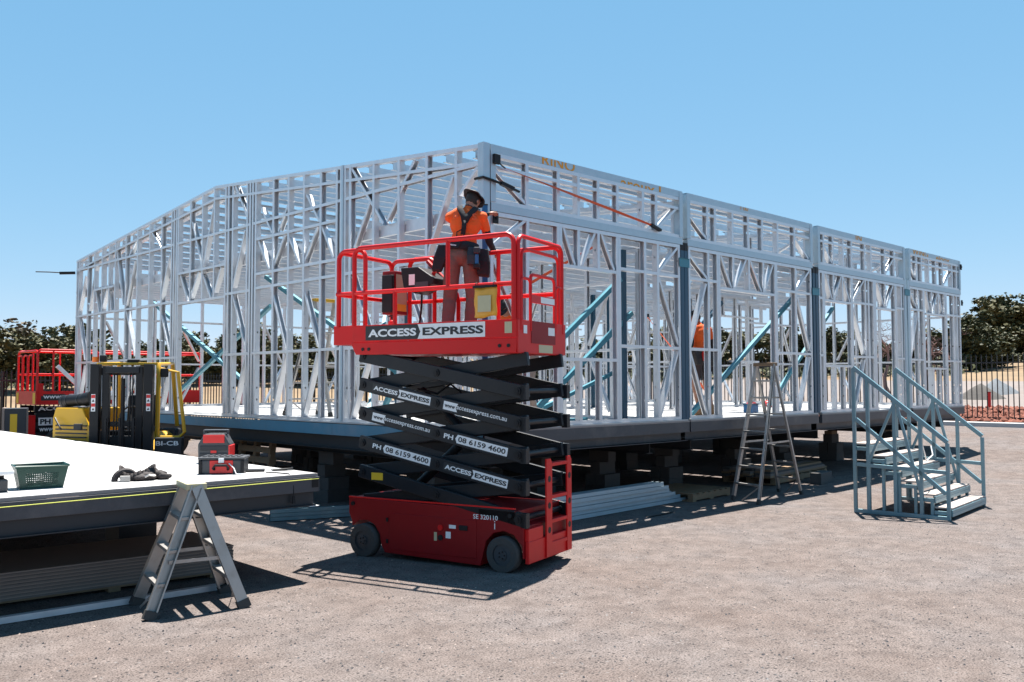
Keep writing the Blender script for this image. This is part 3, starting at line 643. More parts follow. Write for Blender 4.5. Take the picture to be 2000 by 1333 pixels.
# chassis
def chassis(R):
    out = [(-1.90, .60), (-1.90, .44), (-1.86, .36)]
    out += [(-1.69 + .215 * math.cos(a), .165 + .215 * math.sin(a)) for a in [math.radians(q) for q in (140, 110, 80, 50, 20, 0)]]
    out += [(-1.46, .12), (-1.42, .06), (-.26, .035), (-.235, .12)]
    out += [(0 + .225 * math.cos(a), .165 + .225 * math.sin(a)) for a in [math.radians(q) for q in (180, 150, 120, 90, 60, 25)]]
    out += [(.21, .14), (.22, .14), (.22, .44), (.14, .46), (.14, .585)]
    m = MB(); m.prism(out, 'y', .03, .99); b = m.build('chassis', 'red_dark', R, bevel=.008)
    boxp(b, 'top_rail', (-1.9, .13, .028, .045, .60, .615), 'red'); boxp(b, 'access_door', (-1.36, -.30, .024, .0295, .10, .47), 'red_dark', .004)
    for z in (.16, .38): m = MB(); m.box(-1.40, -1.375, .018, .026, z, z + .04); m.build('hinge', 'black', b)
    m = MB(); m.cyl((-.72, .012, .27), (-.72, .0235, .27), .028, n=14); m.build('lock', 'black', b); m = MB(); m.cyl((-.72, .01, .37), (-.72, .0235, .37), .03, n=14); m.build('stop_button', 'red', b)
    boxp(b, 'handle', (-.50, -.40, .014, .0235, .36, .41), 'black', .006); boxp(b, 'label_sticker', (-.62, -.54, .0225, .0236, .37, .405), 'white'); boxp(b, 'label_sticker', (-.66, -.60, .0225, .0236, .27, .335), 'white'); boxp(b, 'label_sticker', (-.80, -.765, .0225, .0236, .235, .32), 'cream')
    for x, z in ((-1.84, .54), (.08, .54)): m = MB(); m.cyl((x, .012, z), (x, .0295, z), .022, n=12); m.build('bolt', 'black', b)
    put_text(b, 'SE 320110', (-.34, .0265, .485), (1, 0, 0), (0, 0, 1), .28, .045, 'white', .01)
    put_text(b, 'i', (-.10, .0265, .40), (1, 0, 0), (0, 0, 1), .012, .08, 'white', .0)
    # end wall and ladder
    boxp(b, 'end_plate', (.222, .262, .06, .97, .09, .30), 'red', .006); boxp(b, 'bumper', (.14, .26, .06, .36, .30, .42), 'red', .006)
    for y0, y1 in ((.40, .52), (.86, .96)):
        m = MB(); out = [(y0, .10), (y1, .10), (y1, 1.02), (y1 - .03, 1.06), (y0 + .0, 1.06)]
        m.prism(out, 'x', .262, .278) if y0 > .6 else m.prism(out, 'x', .262, .278); lad = m.build('ladder_side', 'red', b)
        for z in (.86, .60, .36):
            mm = MB(); mm.cyl((.2605, (y0 + y1) / 2, z), (.2795, (y0 + y1) / 2, z), .032, n=12); mm.build('hand_hole', 'black', lad)
    for z in (.20, .42, .66, .98): boxp(b, 'ladder_rung', (.20, .277, .52, .86, z, z + .035), 'red', .004)
    return b
CH = chassis(L_)
def wheel(R, x, y, inw):
    m = MB(); n = 28; prof = [(.0, .10), (.0, .165), (.012, .175), (.10, .175), (.112, .165), (.112, .1)]
    vs_ = []; fs = []
    for i in range(n):
        t = 2 * math.pi * i / n
        for a, r in prof: vs_.append((x + r * math.cos(t), y + (a if not inw else a), .165 + r * math.sin(t)))
    k = len(prof)
    for i in range(n):
        for j in range(k - 1): fs.append((i * k + j, i * k + j + 1, ((i + 1) % n) * k + j + 1, ((i + 1) % n) * k + j))
    m.add(vs_, fs); w_ = m.build('wheel', 'tyre_grey', R, smooth=True)
    m = MB(); m.cyl((x, y + .014, .165), (x, y + .1, .165), .125, n=24); m.cyl((x, y + .004, .165), (x, y + .014, .165), .05, n=16); m.build('rim', 'rim', w_, smooth=True)
    for i in range(5):
        t = 2 * math.pi * i / 5; m = MB(); m.cyl((x + .032 * math.cos(t), y - .004, .165 + .032 * math.sin(t)), (x + .032 * math.cos(t), y + .006, .165 + .032 * math.sin(t)), .008, n=6); m.build('wheel_nut', 'black', w_)
for x in (-1.69, 0.0):
    wheel(L_, x, -.005, False); wheel(L_, x, .90, True)
# scissor stack
XL, XR = -1.72, .16
sl = math.atan2(-.37, XR - XL)
for k in range(5):
    zl = 2.10 - .305 * k; zr = zl - .37
    for y in (.055, .965):
        m = MB(); m.bar((XL - .05, y, zl + .01), (XR + .08, y, zr - .016), .05, .135, (0, 0, 1)); a = m.build('scissor_arm', 'arm', L_, bevel=.006)
        if y < .5:
            for x, z in ((XL, zl), ((XL + XR) / 2, (zl + zr) / 2), (XR, zr)):
                mm = MB(); mm.cyl((x, .018, z), (x, .0305, z), .038, n=14); mm.cyl((x, .008, z), (x, .0185, z), .02, n=10); mm.build('pin', 'black', a, smooth=True)
            zz = lambda x: zl + (zr - zl) * (x - XL) / (XR - XL)
            segs = [(-1.60, -.86), (-.70, .04)]; h = .085; yy = .0285
            kinds = {1: ('logo', 'web'), 2: ('web', 'ph'), 3: ('ph', 'logo')}.get(k, ())
            for (x0, x1), kd in zip(segs, kinds):
                if kd == 'logo': logo(a, x0, x1, zz(x0) - h / 2, h, yy, sl)
                else: strip(a, kd, x0, x1, zz(x0) - h / 2, h, yy, sl)
            if k == 4: boxp(a, 'label_sticker', (-1.60, -1.45, .0275, .0288, zz(-1.52) - .04, zz(-1.52) + .035), 'sticker_yellow')
    for y in (.14, .88):
        m = MB(); m.bar((XL - .05, y, zl - .305 - .009), (XR + .06, y, zr + .305 + .009), .05, .135, (0, 0, 1)); m.build('inner_arm', 'arm', L_, bevel=.006)
    for x, z in ((XL, zl), ((XL + XR) / 2, (zl + zr) / 2), (XR, zr)):
        m = MB(); m.cyl((x, .085, z), (x, .935, z), .028, n=12); m.build('cross_tube', 'arm', L_, smooth=True)
    for y in (.03, .92): boxp(L_, 'arm_end_bracket', (XR + .03, XR + .09, y, y + .07, zr - .08, zr + .06), 'arm')
for p0, p1 in (((-1.35, .5, .70), (-.45, .5, 1.45)), ((-.45, .52, 1.05), (-1.3, .52, 1.75))):
    m = MB(); m.cyl(p0, V(p0).lerp(V(p1), .6), .05, n=14); m.cyl(V(p0).lerp(V(p1), .6), p1, .03, n=12); m.build('hydraulic_cylinder', 'arm', L_, smooth=True)
tubep(L_, 'hose', [(-1.2, .3, 1.75), (-.95, .3, 1.70), (-.8, .32, 1.80), (-.7, .35, 1.72), (-.6, .3, 1.60)], .012, 'black')
# platform
m = MB(); m.prism([(-1.87, 2.245), (.175, 2.245), (.165, 2.095), (-1.80, 2.115)], 'y', .0, 1.02); PF = m.build('platform', 'red', L_, bevel=.006)
boxp(PF, 'toe_board', (-1.84, .172, -.004, .010, 2.248, 2.425), 'red', .002); boxp(PF, 'toe_board', (-1.84, .172, 1.01, 1.022, 2.248, 2.40), 'red')
boxp(PF, 'end_board', (.174, .186, .0, 1.02, 2.10, 2.42), 'red', .002)
boxp(PF, 'extension_deck', (-2.13, -1.842, .03, .99, 2.225, 2.43), 'red', .006)
logo(PF, -1.66, -.18, 2.262, .15, -.0075)
boxp(PF, 'label_sticker', (.04, .12, -.0062, -.005, 2.29, 2.40), 'cream'); boxp(PF, 'label_sticker', (.187, .1885, .42, .72, 2.11, 2.19), 'cream')
for x in (-1.70, -1.62, -.02, .08): m = MB(); m.cyl((x, -.008, 2.17), (x, .002, 2.17), .018, n=12); m.build('bolt_hole', 'black', PF)
Zf, Zr, Zm = 2.42, 3.25, 2.77
def rl(name, mesh): return mesh.build(name, 'red', L_, smooth=True)
rl('guard_rail', rail_loop(-1.82, .14, Zf, Zr, .0))
rl('guard_rail', rail_loop(-2.06, -1.70, Zf, Zr - .012, .035, .024))
tubep(L_, 'mid_rail', [(-2.06, .0, Zm), (.14, .0, Zm)], .023, 'red'); tubep(L_, 'post', [(-.62, 0, Zm), (-.62, 0, Zr)], .023, 'red'); tubep(L_, 'post', [(-1.28, 0, Zf), (-1.28, 0, Zm)], .023, 'red')
rl('guard_rail', rail_loop(-1.82, .14, Zf, Zr, 1.0)); tubep(L_, 'mid_rail', [(-2.06, 1.0, Zm - .02), (.14, 1.0, Zm - .02)], .023, 'red')
for x in (-1.30, -.62): tubep(L_, 'post', [(x, 1.0, Zf), (x, 1.0, Zr)], .024, 'red')
rl('guard_rail', rail_loop(-2.06, -1.45, Zf, Zr - .012, .97, .024))
rl('end_rail', rail_loop_y(.03, .97, Zf, Zr - .02, -2.06)); tubep(L_, 'mid_rail', [(-2.06, .03, Zm), (-2.06, .97, Zm)], .023, 'red')
rl('end_rail', rail_loop_y(.04, .98, Zf - .1, Zr - .01, .165, .022)); rl('gate_rail', rail_loop_y(.10, .90, Zf, Zr - .13, .165, .018))
rl('gate_frame', rail_loop_y(.26, .78, Zf - .1, 2.88, .18, .017, .06)); rl('gate_frame', rail_loop_y(.06, .26, Zf - .1, 2.83, .18, .015, .05)); rl('gate_frame', rail_loop_y(.80, .96, Zf - .1, 2.80, .18, .015, .05))
boxp(L_, 'gate_bar', (.172, .19, .27, .77, 2.60, 2.68), 'red'); boxp(L_, 'label_sticker', (.1905, .192, .46, .76, 2.61, 2.67), 'white'); boxp(L_, 'label_sticker', (.1905, .192, .10, .17, 2.29, 2.37), 'white'); boxp(L_, 'label_sticker', (.1905, .192, .62, .76, 2.29, 2.37), 'white'); boxp(L_, 'gate_panel', (.1865, .1905, .26, .78, 2.20, 2.42), 'red_dark')
tubep(L_, 'swing_bar', [(-1.50, .90, 3.20), (-1.20, .90, 2.92), (-1.10, .90, 2.80), (-1.08, .90, 2.72), (-1.08, .90, 2.42)], .024, 'red')
boxp(L_, 'document_box', (-2.03, -1.84, .75, .98, 2.60, 3.10), 'red_dark', .01); boxp(L_, 'document_box', (-2.0, -1.85, .70, .748, 2.62, 3.05), 'black', .01); boxp(L_, 'label_sticker', (-1.838, -1.835, .76, .96, 2.64, 3.06), 'cream'); boxp(L_, 'label_sticker', (-1.834, -1.832, .78, .94, 2.64, 2.72), 'sticker_yellow')
# control box on the far rail
m = MB(); m.prism([(-1.66, 3.10), (-1.42, 3.10), (-1.20, 2.96), (-1.22, 2.90), (-1.46, 2.80), (-1.62, 2.88)], 'y', .60, .86); cb = m.build('control_box', 'black', L_, bevel=.01)
m = MB(); m.cyl((-1.30, .70, 2.99), (-1.26, .70, 3.05), .022, n=12); m.build('stop_button', 'toolred', cb); m = MB(); m.cyl((-1.34, .78, 3.02), (-1.31, .78, 3.13), .014, n=8); m.build('joystick', 'black', cb); boxp(cb, 'control_panel', (-1.46, -1.28, .595, .5995, 2.84, 2.93), 'grey_plastic'); boxp(cb, 'opening', (-1.54, -1.46, .596, .5992, 2.90, 3.02), 'white')
tubep(L_, 'control_cable', [(-1.45, .72, 2.80), (-1.47, .74, 2.66), (-1.52, .78, 2.50), (-1.56, .8, 2.40), (-1.5, .8, 2.28)], .012, 'black')
# fire extinguisher, yellow pouch, level
fe = thing('fire_extinguisher', 'small red fire extinguisher standing at the left end of the lift platform', 'extinguisher', LIFT.matrix_basis @ V((-1.78, .62, 2.25)), LIFT.rotation_euler.z)
m = MB(); m.cyl((0, 0, 0), (0, 0, .24), .052, n=16); m.ell((0, 0, .24), (.052, .052, .04), 16, 6); b = m.build('cylinder', 'toolred', fe, smooth=True); m = MB(); m.cyl((0, 0, .26), (0, 0, .31), .02, n=10); m.bar((-.05, 0, .315), (.06, 0, .33), .02, .012); m.build('valve', 'black', fe); m = MB(); m.cyl((0, 0, .06), (0, 0, .16), .0525, n=16, cap=False); m.build('label_band', 'white', fe, smooth=True)
yp = thing('document_pouch', 'yellow plastic pouch hanging from the lift rail below the worker', 'pouch', LIFT.matrix_basis @ V((-.16, -.03, 2.75)), LIFT.rotation_euler.z)
m = MB(); n = 7
for j in range(n + 1):
    for i in range(n + 1):
        x = -.12 + .25 * i / n + .006 * math.sin(j * 1.3); z = -.30 * j / n - .012 * math.sin(i * .8); y = -.014 * math.sin(math.pi * i / n) * math.sin(math.pi * j / n) - .004 * math.sin(i * 2.1 + j); m.v.append((x, y - .012, z))
for j in range(n):
    for i in range(n): m.f.append((j * (n + 1) + i, (j + 1) * (n + 1) + i, (j + 1) * (n + 1) + i + 1, j * (n + 1) + i + 1)); m.mi.append(0)
q = m.build('pouch_body', 'plastic_clear', yp, smooth=True, recalc=False); md = q.modifiers.new('s', 'SOLIDIFY'); md.thickness = .012
m = MB(); m.box(-.13, .135, -.032, -.004, -.012, .012); m.build('binding', 'black', yp); m = MB(); m.add([(-.07, -.032, -.09), (.08, -.032, -.09), (.08, -.034, -.25), (-.07, -.034, -.25)], [(0, 1, 2, 3)]); m.build('pocket', 'cream', yp)
for x in (-.1, .1): m = MB(); m.tube(arc((x, 0, .02), .022, 0, 2 * math.pi, (0, 1, 0), (0, 0, 1), 10)[:-1], .004, 6, True); m.build('tie', 'black', yp)
lv = thing('spirit_level', 'long blue spirit level held upright against the corner post', 'spirit level', (-.045, -.055, 1.92), math.radians(-44))
m = MB(); m.box(-.033, .033, -.014, .014, 0, 2.0); b = m.build('beam', 'level_blue', lv, bevel=.003)
for z in (.35, 1.0, 1.65):
    m = MB(); m.cyl((0, -.0165, z), (0, -.0135, z), .022, n=14); m.build('vial', 'white', lv); m = MB(); m.cyl((0, -.018, z), (0, -.0163, z), .012, n=12); m.build('vial_glass', 'toolred', lv)
for z in (0, 1.985): boxp(lv, 'end_cap', (-.035, .035, -.016, .016, z, z + .015), 'black')
# ------------------------------------------------------------------ ladders and stairs
def step_ladder(name, label, feet, apex, nst, both, topmat='timber', rail=.055, group='aluminium stepladders'):
    """feet: near-left, near-right, far-left, far-right on the ground (left pair and right pair are the two flights); apex: two top points"""
    c = V((0, 0, 0))
    for f in feet: c += V(f) / 4
    t = thing(name, label, 'ladder', c, 0, group); F = [V(f) - c for f in feet]; A = [V(a) - c for a in apex]
    for side in (0, 1):                                  # flight 0 = feet 0,2 ; flight 1 = feet 1,3
        a, b = F[side], F[side + 2]
        for i, (f, ap) in enumerate(((a, A[0]), (b, A[1]))):
            d = (A[1] - A[0]).normalized()
            m = MB(); m.cchan(f + (ap - f) * .02, ap + (ap - f) * .0, rail * .55, rail * (1 if both or side == 0 else .7), (f - F[1 - side + 2 * i]).normalized(), flip=(i == 0)); st = m.build('stile', 'alu', t, recalc=False); md = st.modifiers.new('s', 'SOLIDIFY'); md.thickness = .004
            m = MB(); m.bar(f, f + (ap - f).normalized() * .07, rail * .75, rail * 1.15, (f - F[1 - side + 2 * i]).normalized()); m.build('foot', 'rubber', t)
        for k in range(1, nst + 1):
            q = k / (nst + 1); p0 = a.lerp(A[0], q); p1 = b.lerp(A[1], q); dep = .075 if (both or side == 0) else .03
            m = MB(); m.bar(p0, p1, dep, .028, (0, 0, 1)); m.build('tread' if dep > .05 else 'rung', 'alu', t, bevel=.003)
        m = MB(); m.bar(a.lerp(A[0], 1 / (nst + 1)), b.lerp(a, .35) + V((0, 0, .02)), .004, .02); m.build('stay', 'alu', t)
    for i in (0, 1):
        m = MB(); q = .42; m.bar(F[2 * i].lerp(A[i], q), F[2 * i + 1].lerp(A[i], q), .004, .028); m.build('spreader', 'alu', t)
    m = MB(); mid = (A[0] + A[1]) / 2; d = (A[1] - A[0]); e = (F[1] - F[0]).normalized(); m.bar(A[0] - d * .05, A[1] + d * .05, .16 if both else .13, .05, (0, 0, 1)); m.build('top_cap', topmat, t, bevel=.006)
    return t
step_ladder('stepladder', 'short aluminium stepladder with cream cap in front of the white deck', [(-4.29, -.89, 0), (-3.57, -1.04, 0), (-4.17, -.33, 0), (-3.44, -.44, 0)], [(-3.91, -.86, .985), (-3.83, -.50, .985)], 3, True, 'cream', .085)
step_ladder('stepladder', 'tall aluminium stepladder with wooden cap standing before the doorway', [(4.85, -.71, 0), (6.44, -.55, 0), (5.03, -.16, 0), (6.50, -.12, 0)], [(5.62, -.56, 2.10), (5.68, -.22, 2.10)], 7, False, 'timber', .06)
step_ladder('stepladder', 'stepladder with yellow cap standing inside behind the gable wall', [(.75, 5.9, ZD + .006), (.9, 4.7, ZD + .006), (1.4, 5.9, ZD + .006), (1.5, 4.7, ZD + .006)], [(.95, 5.3, ZD + 1.95), (1.35, 5.3, ZD + 1.95)], 6, True, 'yellow', .06)
# blue steel stairs
o0 = V((5.20, -3.31, 0)); ex = V((1.83, .17, 0)).normalized(); ey = V((-.10, 1.0, 0)); ey = (V((-ex.y, ex.x, 0))).normalized()
ST = thing('steel_stairs', 'freestanding blue steel stair frame with six treads and handrails', 'stairs', o0, math.atan2(ex.y, ex.x))
WD, RUN = 1.84, 1.25; go = RUN / 6
def sb(name, p0, p1, w_=.045, d_=.045, material='stair', par=ST): m = MB(); m.bar(p0, p1, w_, d_, (1, 0, 0)); return m.build(name, material, par, bevel=.003)
for x in (.02, WD - .02):
    hr = [(x, .02, 1.02), (x, RUN - .02, 2.02)]; zr = lambda y: 1.02 + (y - .02) / (RUN - .04) * 1.0; zl = lambda y: zr(y) - .70
    sb('handrail', *hr, .055, .05); sb('knee_rail', (x, .045, zl(.045)), (x, RUN - .045, zl(RUN - .045)), .05, .045)
    for y in (.02, go * 1.7, go * 3.3, go * 5.0, RUN - .02): sb('post', (x, y, .05), (x, y, zr(y) - .02))
    sb('bottom_rail', (x, 0, .025), (x, RUN, .025), .05, .05); sb('stringer', (x, .045, .62), (x, RUN - .045, .67), .05, .04)
    for k in range(6): sb('tread_support', (x + (.046 if x < 1 else -.046), k * go + .0, .16 * (k + 1) - .075), (x + (.046 if x < 1 else -.046), (k + 1) * go, .16 * (k + 1) - .075), .05, .04); sb('short_post', (x + (.046 if x < 1 else -.046), k * go + .025, .05), (x + (.046 if x < 1 else -.046), k * go + .025, .16 * (k + 1) - .1), .04, .04)
    sb('brace', (x, go * 5, .70), (x, go * 3.3, zr(go * 3.3) - .05), .035, .035); sb('brace', (x, go * 3.1, zr(go * 3.1) - .06), (x, go * 1.75, .33), .035, .035)
for k in range(6):
    m = MB(); m.box(.07, WD - .07, k * go - .01, (k + 1) * go + .02, .16 * (k + 1) - .022, .16 * (k + 1)); m.build('tread', 'tread', ST, bevel=.003)
    for dz in (.026, .072): m = MB(); m.box(.05, WD - .05, k * go - .02, k * go - .003, .16 * (k + 1) - dz - .044, .16 * (k + 1) - dz); m.build('riser_channel', 'stair', ST, bevel=.003)
for y in (RUN - .02,): sb('back_rail', (.045, y, .9), (WD - .045, y, .9)); sb('back_rail', (.045, y, .025), (WD - .045, y, .025))
# rope tied on the stair handrail
tubep(ST, 'rope', [(.06, .4, 1.3), (.2, .42, 1.1), (.35, .4, .85), (.6, .45, .72), (.9, .45, .78), (1.0, .5, .9)], .008, 'white', 6)
# ------------------------------------------------------------------ loose floor module at the left with things on and under it
DA = math.radians(-0.8)
DK = thing('floor_module', 'white topped floor module on grey steel beams in the left foreground', 'floor deck', (-2.54, -.46, 0), DA)
DT = .97                                             # local: x to the left is negative, y away
boxp(DK, 'floor_sheet_base', (-9.0, 0, 0, 11.2, DT - .03, DT - .004), 'edge_board')
sh = MB(); sh.box(0, 2.97, 0, 1.19, 0, .0045); shm = sh.mesh('floor_sheet', 'floor_white')
for i in range(3):
    for j in range(9): link('floor_sheet', shm, DK, (-3.0 * (i + 1) + .012, j * 1.2 + .006 + .2, DT - .0045))
sh = MB(); sh.box(0, 2.97, 0, .19, 0, .0045); shm2 = sh.mesh('floor_sheet', 'floor_white')
for i in range(3): link('floor_sheet', shm2, DK, (-3.0 * (i + 1) + .012, .004, DT - .0045))
boxp(DK, 'fascia', (-9.0, -.0, -.012, .02, DT - .17, DT - .034), 'slate', .003); boxp(DK, 'fascia', (.0, .012, -.012, 11.2, DT - .17, DT - .034), 'slate', .003)
m = MB(); m.box(-9.0, -.03, .03, .04, DT - .29, DT - .171); m.box(-9, -.03, -.02, .09, DT - .299, DT - .2905); m.build('edge_beam', 'slate_dark', DK)
m = MB(); m.box(-.06, -.05, .05, 11.2, DT - .29, DT - .171); m.box(-.11, -.0, .05, 11.2, DT - .299, DT - .2905); m.build('edge_beam', 'slate_dark', DK)
boxp(DK, 'rubber_pad', (-.07, -.002, -.0175, -.0125, DT - .13, DT - .045), 'black'); boxp(DK, 'end_bracket', (-.10, .0, -.03, .03, DT - .304, DT - .2995), 'white')
tubep(DK, 'string_line', [(-9, -.016, DT - .105), (0, -.016, DT - .052)], .004, 'rope', 6)
for x, y in ((-.75, 2.6), (-3.6, 2.6), (-.75, 6.5), (-3.6, 6.5), (-.6, 10)):
    boxp(DK, 'support_block', (x - .2, x + .2, y - .2, y + .2, .004, DT - .3055), 'slate_dark')
def dw(x, y, z=0): return DK.matrix_basis @ V((x, y, z))
DKL = lambda wx, wy: (M.Rotation(-DA, 3, 'Z') @ (V((wx, wy, 0)) - V(DK.location)))
# green basket
def tub(t, name, w0, d0, w1, d1, h, th, material):
    m = MB()
    o0 = [(-w0, -d0, 0), (w0, -d0, 0), (w0, d0, 0), (-w0, d0, 0)]; o1 = [(-w1, -d1, h), (w1, -d1, h), (w1, d1, h), (-w1, d1, h)]
    i1 = [(-w1 + th, -d1 + th, h), (w1 - th, -d1 + th, h), (w1 - th, d1 - th, h), (-w1 + th, d1 - th, h)]; i0 = [(-w0 + th, -d0 + th, .01), (w0 - th, -d0 + th, .01), (w0 - th, d0 - th, .01), (-w0 + th, d0 - th, .01)]
    m.add(o0 + o1 + i1 + i0, [(0, 3, 2, 1)] + [(i, (i + 1) % 4, 4 + (i + 1) % 4, 4 + i) for i in range(4)] + [(4 + i, 4 + (i + 1) % 4, 8 + (i + 1) % 4, 8 + i) for i in range(4)] + [(8 + i, 8 + (i + 1) % 4, 12 + (i + 1) % 4, 12 + i) for i in range(4)] + [(12, 13, 14, 15)])
    return m.build(name, material, t, bevel=.006)
def lattice(t, w0, w1, d0, d1, h, material):
    """basket with slatted sides: corner posts, rim, base and thin bars leave open holes"""
    m = MB(); m.box(-w0, w0, -d0, d0, 0, .012); m.build('base', material, t)
    pt = lambda u, v, q: V((u * (w0 + (w1 - w0) * q), v * (d0 + (d1 - d0) * q), h * q))
    m = MB(); m.tube([pt(-1, -1, 1), pt(1, -1, 1), pt(1, 1, 1), pt(-1, 1, 1)], .013, 6, True); m.build('rim', material, t)
    for (u0, v0), (u1, v1) in (((-1, -1), (1, -1)), ((1, -1), (1, 1)), ((1, 1), (-1, 1)), ((-1, 1), (-1, -1))):
        m = MB(); nrm = (V((u0 + u1, v0 + v1, 0))).normalized()
        def P(s, q): return pt(u0 + (u1 - u0) * s, v0 + (v1 - v0) * s, q)
        def band(s0, s1, q0, q1): m.add([P(s0, q0), P(s1, q0), P(s1, q1), P(s0, q1)], [(0, 1, 2, 3)])
        band(0, .16, 0, 1); band(.84, 1, 0, 1); band(.16, .84, 0, .12); band(.16, .84, .72, 1)
        for i in range(15): s = .16 + .68 * (i + .5) / 15; band(s - .012, s + .012, .12, .72)
        for i in range(7): q = .12 + .6 * (i + .5) / 7; band(.16, .84, q - .018, q + .018)
        o = m.build('side', material, t, recalc=False); md = o.modifiers.new('s', 'SOLIDIFY'); md.thickness = .004
bk_ = thing('basket', 'green plastic slatted basket of fittings at the left edge of the white deck', 'basket', (-4.78, .12, DT), math.radians(-8)); lattice(bk_, .155, .19, .10, .125, .18, 'basket')
m = MB(); rs = random.Random(5)
for i in range(16): a = V((rs.uniform(-.12, .12), rs.uniform(-.07, .07), rs.uniform(.02, .12))); m.bar(a, a + V((rs.uniform(-.06, .06), rs.uniform(-.05, .05), rs.uniform(-.01, .03))), .025, .012)
tag(m.build('contents', 'alu', bk_), kind='stuff')
gb = thing('tool_case', 'grey tool case with white lid cut off by the left picture edge', 'tool case', (-5.10, .05, DT), math.radians(-5)); boxp(gb, 'case', (-.16, .05, -.10, .12, 0, .10), 'grey_plastic', .012); boxp(gb, 'lid', (-.16, .09, -.11, .13, .13, .17), 'white', .012); boxp(gb, 'hinge_block', (-.10, .03, -.05, .06, .098, .132), 'black', .006)
# tool belt lying on the deck
tb = thing('tool_belt', 'dark leather tool belt lying curled on the white deck', 'tool belt', (-3.98, .10, DT), math.radians(-20))
m = MB(); P = []
for i in range(26):
    a = math.radians(-20 + 300 * i / 25); P.append((-.02 + .15 * math.cos(a), .09 * math.sin(a), .06 + .035 * math.sin(i * .5)))
for i in range(25):
    a, b = V(P[i]), V(P[i + 1]); h = .05; m.add([a - V((0, 0, h)), b - V((0, 0, h)), b + V((0, 0, h * .8)), a + V((0, 0, h * .8))], [(0, 1, 2, 3)])
o = m.build('belt', 'leather', tb, smooth=True, recalc=False); md = o.modifiers.new('s', 'SOLIDIFY'); md.thickness = .012
m = MB(); m.tube(arc((-.12, -.02, .0), .085, 0, math.pi, (1, .3, 0), (0, 0, 1), 10), [.028] * 11, 8); m.build('padded_loop', 'leather', tb, smooth=True)
for c, r in (((.06, -.05, .035), (.075, .05, .035)), ((.15, .03, .04), (.07, .06, .04)), ((.0, -.09, .03), (.05, .035, .03)), ((.20, -.04, .03), (.06, .04, .028)), ((.10, .07, .055), (.06, .05, .05))):
    m = MB(); m.ell(c, r, 12, 8); m.v = [(x + .012 * noise.noise((x * 30, y * 30, z * 30)), y + .012 * noise.noise((x * 30 + 9, y * 30, z * 30)), max(.0, z + .012 * noise.noise((x * 30, y * 30 + 9, z * 30)))) for x, y, z in m.v]; m.build('pouch', 'leather', tb, smooth=True)
boxp(tb, 'steel_box', (-.16, -.08, -.12, -.05, .002, .05), 'alu', .003); m = MB(); m.tube([(.03, -.1, .03), (.07, -.11, .05), (.12, -.1, .04)], .01, 6); m.build('buckle', 'alu', tb)
# red and black jobsite box with cable
jb = thing('toolbox', 'flat red and black jobsite toolbox with a cable at the deck edge', 'toolbox', (-3.17, .16, DT), math.radians(-38))
boxp(jb, 'body', (-.20, .20, -.12, .14, .0, .135), 'grey_plastic', .015); boxp(jb, 'front_panel', (-.105, .105, -.128, -.119, .01, .128), 'toolred', .006); boxp(jb, 'lid', (-.212, .212, -.13, .15, .136, .158), 'grey_plastic', .008); boxp(jb, 'latch', (-.025, .025, -.136, -.127, .105, .15), 'white', .003)
m = MB(); m.tube([(-.06, -.13, .045), (-.07, -.15, .055), (-.05, -.155, .085), (.05, -.155, .085), (.07, -.15, .055), (.06, -.13, .045)], .012, 8); m.build('handle', 'black', jb, smooth=True)
for i in range(7): boxp(jb, 'lid_rib', (-.18 + i * .052, -.15 + i * .052, -.09, .11, .158, .166), 'slate_dark', .003)
for sx in (-1, 1): boxp(jb, 'corner_guard', (sx * .19 - .016, sx * .19 + .016, -.131, -.118, 0, .13), 'black', .004)
tubep(jb, 'cable', [(.07, -.13, .10), (.12, -.16, .06), (.15, -.2, .01), (.22, -.19, .008)], .005, 'white', 6)
pc = thing('extension_lead', 'black power lead hanging over the deck edge with its plug', 'cable', (-2.88, -.10, DT)); e0 = DKL(-2.93, -.44)
tubep(pc, 'lead', [(0, .0, .006), (.05, -.12, .006), (.07, -.30, .006), (.075, -.345, -.01), (.08, -.365, -.10), (.08, -.37, -.20)], .0055, 'black', 6); m = MB(); m.cyl((.08, -.37, -.19), (.08, -.37, -.26), .012, .018, n=10); m.build('plug', 'black', pc)
tl = thing('tablet', 'black tablet lying on folded papers at the deck corner', 'tablet', (-2.86, .08, DT), math.radians(-30)); boxp(tl, 'tablet_case', (-.12, .06, -.07, .08, .008, .02), 'black', .004)
pp = thing('folded_bag', 'grey folded bag lying flat right of the black tablet', 'bag', (-2.68, .03, DT), math.radians(-25)); m = MB(); m.box(-.06, .14, -.06, .09, .001, .0075); m.build('cloth', 'grey_plastic', pp, bevel=.003); tubep(pp, 'fold_edge', [(-.05, -.055, .012), (.06, -.06, .016), (.13, -.02, .018), (.14, .05, .016)], .009, 'black', 6)
# jobsite radio
rd = thing('jobsite_radio', 'tall red and black jobsite radio standing at the far edge of the deck', 'radio', (-2.70, 1.30, DT), math.radians(-38))
m = MB(); m.prism([(-.16, 0), (.16, 0), (.165, .20), (.10, .31), (-.10, .31), (-.165, .20)], 'y', -.11, .12); b = m.build('body', 'grey_plastic', rd, bevel=.012)
boxp(rd, 'top_panel', (-.11, .11, -.118, -.109, .215, .30), 'toolred', .004); boxp(rd, 'side_panel', (.15, .172, -.115, .125, .0, .19), 'toolred', .006)
for z in (.06, .135): boxp(rd, 'ridge', (-.14, .14, -.119, -.109, z, z + .05), 'slate_dark', .004)
boxp(rd, 'badge', (-.03, .03, -.1215, -.1185, .11, .135), 'toolred'); boxp(rd, 'carry_bar', (-.13, .13, -.03, .05, .335, .352), 'slate', .008)
for sx in (-.12, .12): m = MB(); m.bar((sx, .01, .30), (sx, .01, .34), .02, .05, (0, 1, 0)); m.build('carry_bar_foot', 'slate', rd)
